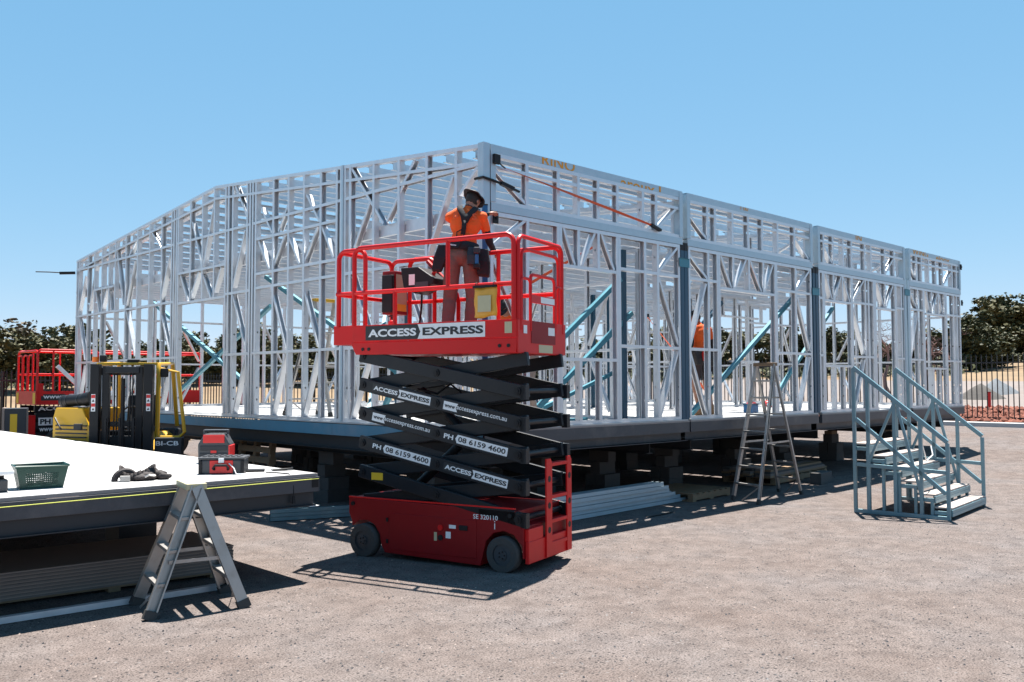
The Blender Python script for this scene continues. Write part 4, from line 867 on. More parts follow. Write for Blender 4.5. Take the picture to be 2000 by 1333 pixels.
# plasterboard stack on pallets under the deck, steel channel in front
sk = thing('board_stack', 'stack of brown grey wall boards on a pallet under the white deck', 'board stack', (-4.25, .55, 0), math.radians(-4))
for i in range(16): m = MB(); m.box(-2.2 + U(0, .012), 1.22 - U(0, .012), -.30 + (.012 if i % 2 else 0) + U(0, .006), .78, .055 + .0142 * i, .055 + .0142 * i + .0130); m.build('board', 'sheet' if i % 2 else 'sheet2', sk)
for y in (-.28, .22, .68):
    m = MB(); m.box(-2.2, 1.2, y, y + .09, .036, .053); m.build('pallet_board', 'timber', sk)
for x in (-2.0, -.9, .1, 1.0): m = MB(); m.box(x, x + .1, -.28, .77, .002, .035); m.build('pallet_bearer', 'timber', sk)
ch = MB(); ch.cchan((-1.75, 0, .03), (1.75, 0, .03), .06, .045, (0, 0, 1)); cho = ch.build('steel_channel', 'galv', recalc=False); md = cho.modifiers.new('s', 'SOLIDIFY'); md.thickness = .002; cho.location = (-5.0, -.22, 0); cho.rotation_euler = (0, 0, math.radians(-3)); tag(cho, 'long pale steel channel lying on the gravel before the board stack', 'steel channel')
# ------------------------------------------------------------------ people
def capsule(m, a, b, ra, rb, n=12):
    a = V(a); b = V(b); d = (b - a)
    if d.length < 1e-5: m.ell(a, (ra,) * 3, n, 8); return
    m.cyl(a, b, ra, rb, n); m.ell(a, (ra,) * 3, n, 8); m.ell(b, (rb,) * 3, n, 8)
def seg_d(p, a, b):
    d = b - a; t = max(0, min(1, (p - a).dot(d) / max(1e-9, d.dot(d)))); return (p - a - d * t).length
def person(label, loc, rotz, J, cloth, group='workers in orange shirts', vox=.0095):
    """J: joint positions in the person's own frame (x right, y forward); cloth: material for each region"""
    loose = cloth['calf'] != 'skin'; t = thing('person', label, 'person', loc, rotz, group); J = {k: V(v) for k, v in J.items()}
    m = MB(); regs = []
    def cap(a, b, ra, rb, reg): capsule(m, a, b, ra, rb); regs.append((V(a), V(b), (ra + rb) / 2, reg))
    def el(c, r, reg, rot=None): m.ell(c, r, 14, 10, rot); regs.append((V(c), V(c), sum(r) / 3, reg))
    sp = (J['chest'] - J['pelvis']); spz = sp.normalized(); sx = (J['rs'] - J['ls']).normalized(); sy = spz.cross(sx).normalized(); sx = sy.cross(spz)
    R = M((sx, sy, spz)).transposed()
    el(J['pelvis'] + spz * .02, (.165, .115, .12), 'legs', R); mid = J['pelvis'].lerp(J['chest'], .45); el(mid, (.150, .105, .16), 'torso', R); el(J['chest'] - spz * .02, (.180, .120, .17), 'torso', R); el(J['chest'] + spz * .09, (.165, .09, .075), 'torso', R)
    cap(J['chest'] + spz * .12, J['neck'], .062, .055, 'neck'); cap(J['neck'], J['head'] - (J['head'] - J['neck']) * .3, .054, .054, 'skin')
    hz = J.get('headup', (J['head'] - J['neck'])).normalized(); fy = J['look']; fy = (fy - hz * fy.dot(hz)).normalized(); fx = fy.cross(hz); HR = M((fx, fy, hz)).transposed()
    hc = J['head']
    el(hc + hz * .02, (.075, .096, .105), 'head', HR); el(hc - hz * .055 + fy * .028, (.058, .062, .062), 'skin', HR); el(hc + fy * .098 - hz * .015, (.013, .018, .022), 'skin', HR)
    for s in (-1, 1): el(hc + fx * (s * .078) - hz * .01, (.010, .020, .030), 'skin', HR); el(hc + fx * (s * .03) + fy * .083 + hz * .018, (.014, .012, .010), 'eye', HR)
    el(hc + fy * .085 - hz * .062, (.026, .010, .008), 'lip', HR)
    for s in 'lr':
        cap(J[s + 's'], J[s + 'e'], .058, .043, 'uarm'); cap(J[s + 'e'], J[s + 'w'], .041, .029, 'farm'); cap(J['chest'] + spz * .09 + sx * (.10 if s == 'r' else -.10), J[s + 's'], .07, .062, 'torso')
        cap(J[s + 'h'], J[s + 'k'], .098, .078 if loose else .064, 'legs'); cap(J[s + 'k'], J[s + 'a'], .076 if loose else .060, .070 if loose else .044, 'calf'); sh = J[s + 'k'].lerp(J[s + 'a'], .3)
        el(sh - V((0, .015, 0)), (.055, .06, .11), 'calf')
        cap(J[s + 'a'] + V((0, 0, .05)), J[s + 'a'] + V((0, -.02, -.035)), .05, .048, 'boot'); cap(J[s + 'a'] + V((0, -.03, -.045)), J[s + 't'], .043, .038, 'boot')
        # hand: palm, four fingers, thumb
        f = J.get(s + 'hand', (J[s + 'w'] - J[s + 'e'])).normalized(); pn = J.get(s + 'palm', V((-1 if s == 'r' else 1, 0, 0))); pn = (pn - f * pn.dot(f)).normalized(); sd = f.cross(pn)
        w_ = J[s + 'w']; HM = M((sd, pn, f)).transposed(); el(w_ + f * .045, (.040, .018, .050), 'hand', HM)
        for i in range(4):
            o = (-.030 + .020 * i); base = w_ + f * .082 + sd * o; ln = (.060, .072, .068, .052)[i] * .92; k1 = base + f * ln * .55 + pn * .016; k2 = k1 + f * ln * .20 + pn * ln * .42
            cap(base, k1, .0105, .0095, 'hand'); cap(k1, k2, .0095, .008, 'hand')
        tb_ = w_ + f * .03 - sd * .036 * (1 if s == 'r' else 1) + pn * .01; k1 = tb_ + f * .032 - sd * .022 + pn * .018; cap(tb_, k1, .0125, .011, 'hand'); cap(k1, k1 + f * .028 + pn * .012, .0105, .009, 'hand')
    me0 = m.mesh('raw', 'skin'); o = bpy.data.objects.new('body', me0); COL.objects.link(o); md = o.modifiers.new('r', 'REMESH'); md.mode = 'VOXEL'; md.voxel_size = vox; md.use_smooth_shade = True
    sm = o.modifiers.new('s', 'SMOOTH'); sm.factor = .5; sm.iterations = 3
    bpy.context.view_layer.update(); me = bpy.data.meshes.new_from_object(o.evaluated_get(bpy.context.evaluated_depsgraph_get())); bpy.data.objects.remove(o)
    names = list(dict.fromkeys(cloth.values())); me.materials.clear()
    for n_ in names: me.materials.append(MATS[n_])
    idx = []
    for p_ in me.polygons:
        c = p_.center; best = 9; br = 'torso'
        for a, b, r, reg in regs:
            d = seg_d(c, a, b) - r
            if d < best: best = d; br = reg
        if br == 'head': br = 'hair' if ((c - hc).dot(fy) < .03 or (c - hc).dot(hz) > .07) else 'skin'
        if br in ('eye', 'lip'): br = 'hair' if br == 'eye' else 'lip'
        if br == 'uarm':
            a, b, r, _ = min((q for q in regs if q[3] == 'uarm'), key=lambda q: seg_d(c, q[0], q[1])); tt = (c - a).dot(b - a) / (b - a).length_squared; br = 'sleeve' if tt < .55 else 'uarm'
        if br == 'legs':
            cc = [q for q in regs if q[3] == 'legs' and q[0] != q[1]]; q = min(cc, key=lambda q: seg_d(c, q[0], q[1])); tt = (c - q[0]).dot(q[1] - q[0]) / (q[1] - q[0]).length_squared; br = 'legs' if tt < .8 else 'knee'
        idx.append(names.index(cloth.get(br, cloth['skin'])))
    me.polygons.foreach_set('material_index', idx); me.polygons.foreach_set('use_smooth', [True] * len(idx))
    # cloth folds
    b = bmesh.new(); b.from_mesh(me); b.normal_update()
    for v in b.verts:
        q = v.co; v.co = q + v.normal * (.007 * noise.noise((q.x * 9, q.y * 9, q.z * 14)) if q.z > .1 and (q - hc).length > .17 and min((q - J['lw']).length, (q - J['rw']).length) > .14 else 0)
    b.to_mesh(me); b.free(); me.name = 'body'
    return t, link('body', me, t), J, (hc, fx, fy, hz, HR), (sx, sy, spz)
def cap_hat(t, H, material='dark_cloth', flap=False, brim=.09, wide=False):
    hc, fx, fy, hz, HR = H; m = MB(); n = 16
    for j in range(6):
        ph = math.radians(8 + 82 * j / 5)
        for i in range(n): a = 2 * math.pi * i / n; m.v.append(hc + hz * (.035 + .092 * math.sin(ph)) + fx * (.086 * math.cos(ph) * math.cos(a)) + fy * (.106 * math.cos(ph) * math.sin(a)))
    for j in range(5):
        for i in range(n): m.f.append((j * n + i, j * n + (i + 1) % n, (j + 1) * n + (i + 1) % n, (j + 1) * n + i)); m.mi.append(0)
    c = m.build('cap', material, t, smooth=True); md = c.modifiers.new('s', 'SOLIDIFY'); md.thickness = .006
    m = MB(); k = 9
    for j in range(3):
        for i in range(k): a = math.radians(20 + 140 * i / (k - 1)); rr = 1 + brim / .1 * j / 2; m.v.append(hc + hz * (.048 - .022 * j / 2 - .01 * abs(math.cos(a))) + fx * (.086 * math.cos(a) * (1 + .15 * j / 2)) + fy * (.104 * math.sin(a) + brim * math.sin(a) ** .6 * j / 2))
    for j in range(2):
        for i in range(k - 1): m.f.append((j * k + i, j * k + i + 1, (j + 1) * k + i + 1, (j + 1) * k + i)); m.mi.append(0)
    b = m.build('brim', material, c, smooth=True, recalc=False); md = b.modifiers.new('s', 'SOLIDIFY'); md.thickness = .005
    if wide:
        m = MB(); k = 24
        for j in range(3):
            for i in range(k): a = 2 * math.pi * i / k; q = j / 2; m.v.append(hc + hz * (.044 - .012 * q + .014 * q * math.sin(2 * a + .6) + (.02 * q if math.sin(a) < -.3 else 0)) + fx * ((.086 + .036 * q) * math.cos(a)) + fy * ((.106 + .045 * q) * math.sin(a)))
        for j in range(2):
            for i in range(k): m.f.append((j * k + i, j * k + (i + 1) % k, (j + 1) * k + (i + 1) % k, (j + 1) * k + i)); m.mi.append(0)
        f = m.build('hat_brim', material, c, smooth=True, recalc=False); md = f.modifiers.new('s', 'SOLIDIFY'); md.thickness = .006
    if flap:
        m = MB(); k = 11
        for j in range(5):
            for i in range(k):
                a = math.radians(165 + 210 * i / (k - 1)); q = j / 4; m.v.append(hc + hz * (.05 - .11 * q) + fx * ((.09 + .02 * q) * math.cos(a)) + fy * ((.108 + .012 * q) * math.sin(a)) + hz * .008 * math.sin(i * 1.7 + j))
        for j in range(4):
            for i in range(k - 1): m.f.append((j * k + i, j * k + i + 1, (j + 1) * k + i + 1, (j + 1) * k + i)); m.mi.append(0)
        f = m.build('neck_flap', material, c, smooth=True, recalc=False); md = f.modifiers.new('s', 'SOLIDIFY'); md.thickness = .006
    return c
def ringband(t, name, c, R3, rx, ry, z0, z1, material, par=None):
    sx, sy, sz = R3; m = MB(); n = 24
    for z in (z0, z1):
        for i in range(n): a = 2 * math.pi * i / n; m.v.append(c + sx * (rx * math.cos(a)) + sy * (ry * math.sin(a)) + sz * z)
    for i in range(n): m.f.append((i, (i + 1) % n, n + (i + 1) % n, n + i)); m.mi.append(0)
    o = m.build(name, material, par or t, smooth=True); md = o.modifiers.new('s', 'SOLIDIFY'); md.thickness = .008; return o
def pouch(t, c, R3, w_, d_, h, material='dark_cloth', name='pouch', lean=0):
    sx, sy, sz = R3; c = V(c); m = MB(); vs_ = []
    for k, (q, ww, dd) in enumerate(((0, .8, .75), (.5, 1.05, 1.05), (1, 1, .7))):
        for a, b in ((-1, -1), (1, -1), (1, 1), (-1, 1)): vs_.append(c + sx * (a * w_ / 2 * ww + lean * (1 - q)) + sy * (b * d_ / 2 * dd) + sz * (-h + h * q))
    m.add(vs_, [(3, 2, 1, 0), (8, 9, 10, 11)] + [(4 * k + i, 4 * k + (i + 1) % 4, 4 * k + 4 + (i + 1) % 4, 4 * k + 4 + i) for k in (0, 1) for i in range(4)]); return m.build(name, material, t, bevel=.012)
# worker on the lift, seen from behind
J = dict(pelvis=(0, 0, .95), chest=(.045, .06, 1.34), neck=(.075, .09, 1.50), head=(.115, .135, 1.60), look=(.55, .8, -.25), ls=(-.13, .07, 1.40), rs=(.225, .06, 1.405), le=(.0, .36, 1.34), lw=(.27, .42, 1.50), re=(.31, .13, 1.12), rw=(.36, .36, 1.05), lhand=(.8, .5, .3), lpalm=(.4, -.2, -.9), rhand=(.5, .8, .1),
         lh=(-.10, 0, .90), rh=(.10, 0, .90), lk=(-.13, .05, .50), rk=(.12, .03, .50), la=(-.16, -.07, .09), ra=(.09, -.04, .09), lt=(-.19, .09, .042), rt=(.11, .13, .042))
clothW = dict(torso='orange_cloth', sleeve='orange_cloth', uarm='dark_cloth', farm='dark_cloth', legs='khaki', knee='khaki', calf='khaki', boot='boot', skin='skin', hand='skin', hair='hair', neck='dark_cloth', lip='skin')
t, body, JJ, H, R3 = person('worker in orange shirt and brown trousers standing on the lift platform', (-.685, -.375, 2.25), math.atan2(.72, .69) - math.pi / 2, J, clothW)
cap_hat(t, H, 'black', False, .05, True)
c = JJ['pelvis'] + R3[2] * .10
ringband(t, 'tool_belt', c, R3, .178, .130, -.05, .05, 'dark_cloth')
pouch(t, c + R3[0] * -.20 + R3[1] * -.03, R3, .13, .11, .30, lean=-.05); pouch(t, c + R3[0] * .21 + R3[1] * -.02, R3, .16, .13, .30, lean=.06); pouch(t, c + R3[0] * .13 + R3[1] * -.13 + R3[2] * -.02, R3, .11, .07, .20, 'slate_dark'); pouch(t, c + R3[0] * -.09 + R3[1] * -.135 + R3[2] * .06, R3, .15, .02, .11, 'black', 'belt_pad')
put_text(t, 'Makita', c + R3[0] * -.125 + R3[1] * -.162 + R3[2] * -.03, R3[0], R3[2], .07, .017, 'white', .03)
def strap(t, name, pts, w_, material='dark_cloth'):
    m = MB(); P = [V(p) for p in pts]; up_ = R3[1] * -1
    for i, p in enumerate(P):
        d = (P[min(i + 1, len(P) - 1)] - P[max(i - 1, 0)]).normalized(); s = d.cross(up_).normalized(); m.v += [p - s * w_ / 2, p + s * w_ / 2]
    for i in range(len(P) - 1): m.f.append((2 * i, 2 * i + 1, 2 * i + 3, 2 * i + 2)); m.mi.append(0)
    o = m.build(name, material, t, smooth=True, recalc=False); md = o.modifiers.new('s', 'SOLIDIFY'); md.thickness = .012; md.offset = 0; return o
ch_ = JJ['chest']; bk3 = lambda x, y, z: ch_ + R3[0] * x + R3[1] * y + R3[2] * z
strap(t, 'harness_yoke', [bk3(-.09, .03, .185), bk3(-.085, -.06, .165), bk3(-.06, -.11, .10), bk3(-.02, -.135, .03), bk3(0, -.135, -.04)], .062); strap(t, 'harness_yoke', [bk3(.11, .03, .185), bk3(.10, -.06, .165), bk3(.07, -.11, .10), bk3(.03, -.135, .03), bk3(.005, -.136, -.04)], .062)
strap(t, 'harness_strap', [bk3(0, -.137, -.02), bk3(0, -.135, -.10), bk3(0, -.125, -.18)], .05); tubep(t, 'harness_cord', [bk3(-.01, -.137, -.12), bk3(-.07, -.133, -.16), bk3(-.06, -.125, -.28)], .006, 'black', 6); tubep(t, 'harness_cord', [bk3(.01, -.135, -.16), bk3(0, -.125, -.28)], .006, 'black', 6)
put_text(t, 'B', bk3(-.13, -.134, .0), R3[0], R3[2], .05, .07, 'strap_orange', .0); put_text(t, 'S', bk3(.075, -.134, .0), R3[0], R3[2], .05, .07, 'strap_orange', .0)
dr = thing('cordless_drill', 'dark cordless drill hanging from the belt of the worker on the lift', 'drill', t.matrix_basis @ (c + R3[0] * .18 + R3[1] * -.16 + R3[2] * -.10), t.rotation_euler.z); boxp(dr, 'motor', (-.035, .035, -.06, .10, .0, .07), 'slate_dark', .012); boxp(dr, 'grip', (-.02, .02, -.03, .02, -.11, .0), 'level_blue', .008); boxp(dr, 'battery', (-.035, .035, -.06, .05, -.16, -.11), 'black', .008)
# worker inside the second module, walking away
J = dict(pelvis=(0, 0, .95), chest=(.0, .03, 1.34), neck=(-.01, .06, 1.50), head=(-.03, .10, 1.61), look=(-.75, .6, -.28), ls=(-.195, .03, 1.41), rs=(.195, .02, 1.41), le=(-.25, .0, 1.14), lw=(-.24, .12, .92), re=(.265, -.03, 1.13), rw=(.28, .08, .90),
         lh=(-.10, 0, .90), rh=(.10, 0, .90), lk=(-.11, .05, .50), rk=(.10, -.01, .50), la=(-.12, -.06, .09), ra=(.11, -.10, .09), lt=(-.14, .09, .042), rt=(.12, .05, .042))
cl2 = dict(clothW, legs='shorts', knee='skin', calf='skin', neck='hair')
t, body, JJ, H, R3 = person('worker in orange shirt, dark shorts and tan boots inside the second module', (5.36, .60, ZD + .006), math.radians(-8), J, cl2)
cap_hat(t, H, 'dark_cloth', False, .085); c = JJ['pelvis'] + R3[2] * .09; ringband(t, 'tool_belt', c, R3, .178, .132, -.045, .045, 'leather'); pouch(t, c + R3[0] * -.17 + R3[1] * -.06, R3, .14, .11, .22, 'leather'); pouch(t, c + R3[0] * .17 + R3[1] * -.05, R3, .13, .10, .24, 'leather'); pouch(t, c + R3[0] * -.06 + R3[1] * -.13, R3, .09, .06, .16, 'toolred')
ng = thing('nail_gun', 'black cordless nail gun in the right hand of the worker inside', 'nail gun', t.matrix_basis @ (JJ['rw'] + V((.0, .06, -.10))), t.rotation_euler.z + .4); boxp(ng, 'motor', (-.035, .035, -.05, .14, -.06, .03), 'black', .012); boxp(ng, 'grip', (-.02, .02, -.10, -.05, -.08, .02), 'black', .008); boxp(ng, 'battery', (-.04, .04, -.16, -.10, -.10, .02), 'slate_dark', .008)
# worker bent over on the deck behind the lift
J = dict(pelvis=(0, -.06, .95), chest=(0, .15, 1.32), neck=(0, .28, 1.46), head=(0, .37, 1.51), headup=(0, .6, .5), look=(0, .6, -.8), ls=(-.19, .18, 1.38), rs=(.19, .18, 1.38), le=(-.23, .32, 1.12), lw=(-.14, .52, 1.02), re=(.23, .32, 1.12), rw=(.14, .52, 1.02),
         lh=(-.10, -.10, .88), rh=(.10, -.10, .88), lk=(-.12, .03, .49), rk=(.12, .03, .49), la=(-.13, -.10, .09), ra=(.13, -.10, .09), lt=(-.15, .06, .042), rt=(.15, .06, .042))
t, body, JJ, H, R3 = person('worker in orange shirt bending down on the deck behind the lift', (1.22, .62, ZD + .006), math.radians(100), J, dict(clothW, legs='canvas_tan', knee='canvas_tan', calf='canvas_tan'))
cap_hat(t, H, 'dark_cloth', False, .08)
# ------------------------------------------------------------------ forklift behind the deck (local: faces -y towards the camera)
FK = thing('forklift', 'yellow forklift with dark mast parked behind the white deck', 'forklift', (-1.72, 6.4, 0), math.radians(-36))
def fb(name, b, material='yellow', bev=.01, par=FK): return boxp(par, name, b, material, bev)
for x, ww, y0, y1, z1 in ((-.39, .13, -.26, -.12, 2.12), (-.245, .10, -.20, -.09, 2.09), (.245, .10, -.20, -.09, 2.09), (.39, .13, -.26, -.12, 2.12)): fb('mast_channel', (x - ww / 2, x + ww / 2, y0, y1, .06, z1), 'black', .006)
fb('mast_plate', (-.19, .19, -.17, -.12, .30, 1.02), 'black'); fb('mast_plate', (-.19, .19, -.17, -.12, 1.16, 1.24), 'black')
for x in (-.13, -.09, .10, .14): tubep(FK, 'hose', [(x, -.16, 1.0), (x + .01, -.17, 1.5), (x, -.15, 2.0)], .012, 'black', 6)
for z in (.5, 1.95): fb('mast_crossbar', (-.44, .44, -.118, -.07, z, z + .12), 'arm')
fb('mast_crossbar', (-.25, .25, -.22, -.16, 1.98, 2.08), 'arm'); fb('carriage', (-.46, .46, -.34, -.27, .30, .40), 'black'); fb('carriage', (-.46, .46, -.34, -.27, .66, .74), 'black')
for x in (-.2, 0, .2): fb('backrest_bar', (x - .015, x + .015, -.33, -.29, .74, 1.30), 'black', .003)
for x in (-.3, .3):
    m = MB(); m.bar((x, -.36, .72), (x, -.36, .06), .10, .03, (0, 1, 0)); m.box(x - .05, x + .05, -1.35, -.345, .05, .085); m.build('fork', 'slate_dark', FK)
m = MB(); m.cyl((0, -.15, .3), (0, -.15, 1.0), .045, n=12); m.cyl((0, -.15, 1.0), (0, -.15, 1.9), .03, n=12); m.build('lift_cylinder', 'black', FK, smooth=True)
for sx in (-1, 1):
    p = MB(); x = sx * .40; p.box(x - .03, x + .03, -.2625, -.2605, 1.40, 1.66); pl = p.build('warning_label', 'white', FK)
    for z in (1.60, 1.47): m = MB(); m.box(x - .028, x + .028, -.264, -.2627, z, z + .05); m.build('warning_mark', 'toolred', pl)
    for z in (1.545, 1.415): m = MB(); m.add([(x - .02, -.2635, z), (x + .02, -.2635, z), (x, -.2635, z + .04)], [(0, 1, 2)]); m.build('warning_mark', 'ink', pl)
# body
m = MB(); m.prism([(-.02, .30), (1.15, .30), (1.15, .95), (.75, 1.05), (.05, .80), (-.02, .62)], 'x', -.48, .48); m.build('body', 'yellow', FK, bevel=.02)
m = MB(); m.prism([(1.10, .25), (1.62, .30), (1.68, .70), (1.60, 1.05), (1.10, 1.08)], 'x', -.50, .50); m.build('counterweight', 'slate_dark', FK, bevel=.03)
# engine cover standing out at the left with louvres
QX, QY = -.30, -.30
def eq(x, y, z): return (x * 1.35 + .12, y + .0, z)
m = MB(); m.add([eq(*q) for q in [(-1.02, .55, .35), (-.50, .15, .35), (-.50, .15, 1.12), (-.62, .24, 1.44), (-.98, .52, 1.44), (-1.02, .55, 1.28), (-.62, 1.15, .35), (-.30, .75, .35), (-.30, .75, 1.44), (-.62, 1.12, 1.44)]],
      [(0, 1, 2, 3, 4, 5), (1, 7, 8, 3, 2), (7, 6, 9, 8), (6, 0, 5, 4, 9), (3, 8, 9, 4), (0, 6, 7, 1)]); ec = m.build('engine_cover', 'yellow', FK, bevel=.015)
for i in range(12):
    z = .50 + i * .06; a = V(eq(-.97, .512, z)); b = V(eq(-.55, .188, z)); n_ = V((-.5, -.87, 0)); m = MB(); m.bar(a + n_ * .008, b + n_ * .008, .02, .012, n_); m.build('louvre', 'slate_dark', ec)
for i in range(6): q = i / 5; a = V(eq(-.92, .56, 1.446)).lerp(V(eq(-.60, 1.05, 1.446)), q); b = V(eq(-.64, .28, 1.446)).lerp(V(eq(-.34, .74, 1.446)), q); m = MB(); m.bar(a, b, .02, .006); m.build('louvre', 'slate_dark', ec)
m = MB(); m.cyl((-1.15, .70, 1.54), (-.72, .42, 1.57), .095, n=18); m.cyl((-.72, .42, 1.57), (-.60, .36, 1.60), .11, n=18); ac = m.build('air_cleaner', 'black', FK, smooth=True)
for q in (.1, .3, .8): a = V((-1.15, .70, 1.54)).lerp(V((-.72, .42, 1.57)), q); d = (V((-.72, .42, 1.57)) - V((-1.15, .70, 1.54))).normalized(); m = MB(); m.cyl(a - d * .01, a + d * .01, .1, n=18); m.build('clamp_band', 'slate_dark', ac, smooth=True)
tubep(FK, 'intake_hose', [(-.55, .32, 1.30), (-.47, .30, 1.27), (-.42, .30, 1.44), (-.40, .32, 1.10)], .06, 'black', 10)
tubep(FK, 'cover_handle', [(-1.18, .44, 1.28), (-1.13, .38, 1.22), (-1.05, .33, 1.10)], .015, 'black', 6)
fb('work_light', (-.78, -.66, .05, .12, 1.10, 1.20), 'slate_dark', .01)
# cab guard
for sx in (-1, 1):
    m = MB(); m.tube([(sx * .46, .05, .8), (sx * .47, .06, 2.02), (sx * .45, .12, 2.12), (sx * .43, 1.15, 2.16), (sx * .47, 1.38, 1.10)], .035, 8); m.build('guard_post', 'yellow', FK, smooth=True)
for y in (.12, .38, .64, .90, 1.15): fb('guard_bar', (-.44, .44, y - .03, y + .03, 2.11 + .02 * y, 2.15 + .02 * y), 'yellow', .008)
fb('seat_base', (-.25, .25, .55, 1.0, .98, 1.12), 'black', .03); m = MB(); m.prism([(.92, 1.1), (1.05, 1.1), (1.12, 1.62), (1.02, 1.64)], 'x', -.24, .24); m.build('seat_back', 'black', FK, bevel=.03)
m = MB(); m.tube(arc((0, .30, 1.32), .16, 0, 2 * math.pi, (1, 0, 0), (0, .5, .85), 18)[:-1], .015, 6, True); m.cyl((0, .15, 1.0), (0, .30, 1.32), .03, n=8); m.build('steering_wheel', 'black', FK, smooth=True)
fb('dash', (-.40, .40, .02, .12, .78, 1.10), 'black', .02)
m = MB(); m.cyl((-.50, .15, 2.16), (-.50, .15, 2.24), .05, n=12); m.build('beacon', 'amber', FK, smooth=True); fb('horn_box', (-.44, -.34, .12, .22, 2.16, 2.27), 'black', .02); fb('mirror', (.50, .62, .02, .06, 1.92, 2.06), 'black', .015); fb('camera_box', (-.02, .16, .1, .2, 2.155, 2.20), 'black')
# right side hose box with lettering
bx = fb('side_box', (.46, .86, -.10, .10, .35, .98), 'slate_dark', .01); put_text(bx, 'BI-CB', (.48, -.103, .86), (1, 0, 0), (0, 0, 1), .34, .07, 'white', .02)
m = MB(); m.tube([(.52, .02, .98), (.80, .02, .98), (.88, .02, 1.06), (.76, .06, 2.0), (.50, .08, 2.05)], .028, 8); m.build('side_guard', 'yellow', FK, smooth=True)
for x in (-.52, .52):
    for y, r in ((.12, .30), (1.25, .26)):
        m = MB(); m.cyl((x - .1, y, r), (x + .1, y, r), r, n=24); wq = m.build('wheel', 'rubber', FK, smooth=True); m = MB(); m.cyl((x - .105, y, r), (x + .105, y, r), r * .55, n=18); m.build('rim', 'rim', wq, smooth=True)
# ------------------------------------------------------------------ second scissor lift, lowered, behind the building
S2 = thing('scissor_lift', 'lowered rough terrain red scissor lift parked behind the left end of the building', 'scissor lift', (-.58, 14.75, 0), 0); S2.scale = (.88, .88, 1)
m = MB(); m.box(0, 4.5, 0, 1.75, 1.40, 1.48); m.build('platform', 'red', S2); boxp(S2, 'toe_board', (0, 4.5, -.012, -.0005, 1.34, 1.66), 'red'); boxp(S2, 'toe_board', (-.012, -.0005, 0, 1.75, 1.34, 1.66), 'red'); boxp(S2, 'toe_board', (4.501, 4.512, 0, 1.75, 1.34, 1.66), 'red')
boxp(S2, 'step_panel', (.02, .16, -.03, -.013, 1.55, 1.84), 'red')
for y in (0, 1.72):
    for x0, x1 in ((.02, 1.55), (1.60, 3.0), (3.05, 4.48)): rail_loop(x0, x1, 1.66, 2.62, y, .025).build('guard_rail', 'red', S2, smooth=True)
    tubep(S2, 'mid_rail', [(.02, y, 2.05), (4.48, y, 2.05)], .022, 'red')
    for x in (.4, 1.1, 2.3, 3.8): tubep(S2, 'post', [(x, y, 1.66), (x, y, 2.61)], .024, 'red')
for x in (.02, 4.48): rail_loop_y(.05, 1.68, 1.66, 2.60, x, .025).build('end_rail', 'red', S2, smooth=True); tubep(S2, 'mid_rail', [(x, .05, 2.05), (x, 1.68, 2.05)], .022, 'red')
for y0 in (.3, .75, 1.2): rail_loop_y(y0, y0 + .35, 1.66, 2.5, -.02, .02).build('gate_rail', 'red', S2, smooth=True)
for x in (-.0145, ):
    for y in (.05, 1.5): boxp(S2, 'hazard_plate', (x - .003, x, y, y + .2, 1.36, 1.62), 'sticker_yellow')
m = MB(); m.box(.11, .71, -.0145, -.0125, 1.44, 1.59); pn = m.build('sign_panel', 'ink', S2); put_text(pn, 'www', (.16, -.0165, 1.485), (1, 0, 0), (0, 0, 1), .45, .07, 'white', .03)
m = MB(); m.add([(.72, -.0135, 1.515), (.82, -.0135, 1.44), (2.6, -.0135, 1.44), (2.6, -.0135, 1.59), (.82, -.0135, 1.59)], [(0, 1, 2, 3, 4)]); pn = m.build('sign_panel', 'white', S2); put_text(pn, 'accessexpress.com.au', (.84, -.0165, 1.47), (1, 0, 0), (0, 0, 1), 1.6, .10, 'ink', .02)
for k in range(3):
    for y in (.25, 1.45):
        z = .62 + k * .23; m = MB(); m.bar((.05, y, z), (4.1, y, z + .17), .06, .14); a = m.build('scissor_arm', 'arm', S2); m = MB(); m.bar((.05, y + .09, z + .17), (4.1, y + .09, z), .06, .14); m.build('scissor_arm', 'arm', S2)
put_text(S2, 'ACCESS', (.10, .18, 1.20), (1, 0, .04), (0, 0, 1), .9, .10, 'white', .03); m = MB(); m.box(.12, .47, .19, .20, .86, 1.04); pn = m.build('sign_panel', 'white', S2); put_text(pn, 'PH', (.16, .187, .89), (1, 0, 0), (0, 0, 1), .26, .12, 'ink', .04); put_text(S2, 'www', (.14, .187, .72), (1, 0, 0), (0, 0, 1), .35, .08, 'white', .03)
boxp(S2, 'chassis', (.1, 4.3, .2, 1.55, .42, .62), 'red_dark', .02); boxp(S2, 'engine_pod', (1.2, 2.6, -.25, .18, .48, 1.05), 'red', .02)
boxp(S2, 'ladder', (-.15, .05, .2, .6, .25, 1.1), 'red', .01)
for x in (.65, 3.75):
    for y in (.12, 1.62): m = MB(); m.cyl((x, y - .14, .40), (x, y + .14, .40), .40, n=24); wq = m.build('wheel', 'rubber', S2, smooth=True); m = MB(); m.cyl((x, y - .145, .4), (x, y + .145, .4), .2, n=16); m.build('rim', 'rim', wq, smooth=True)
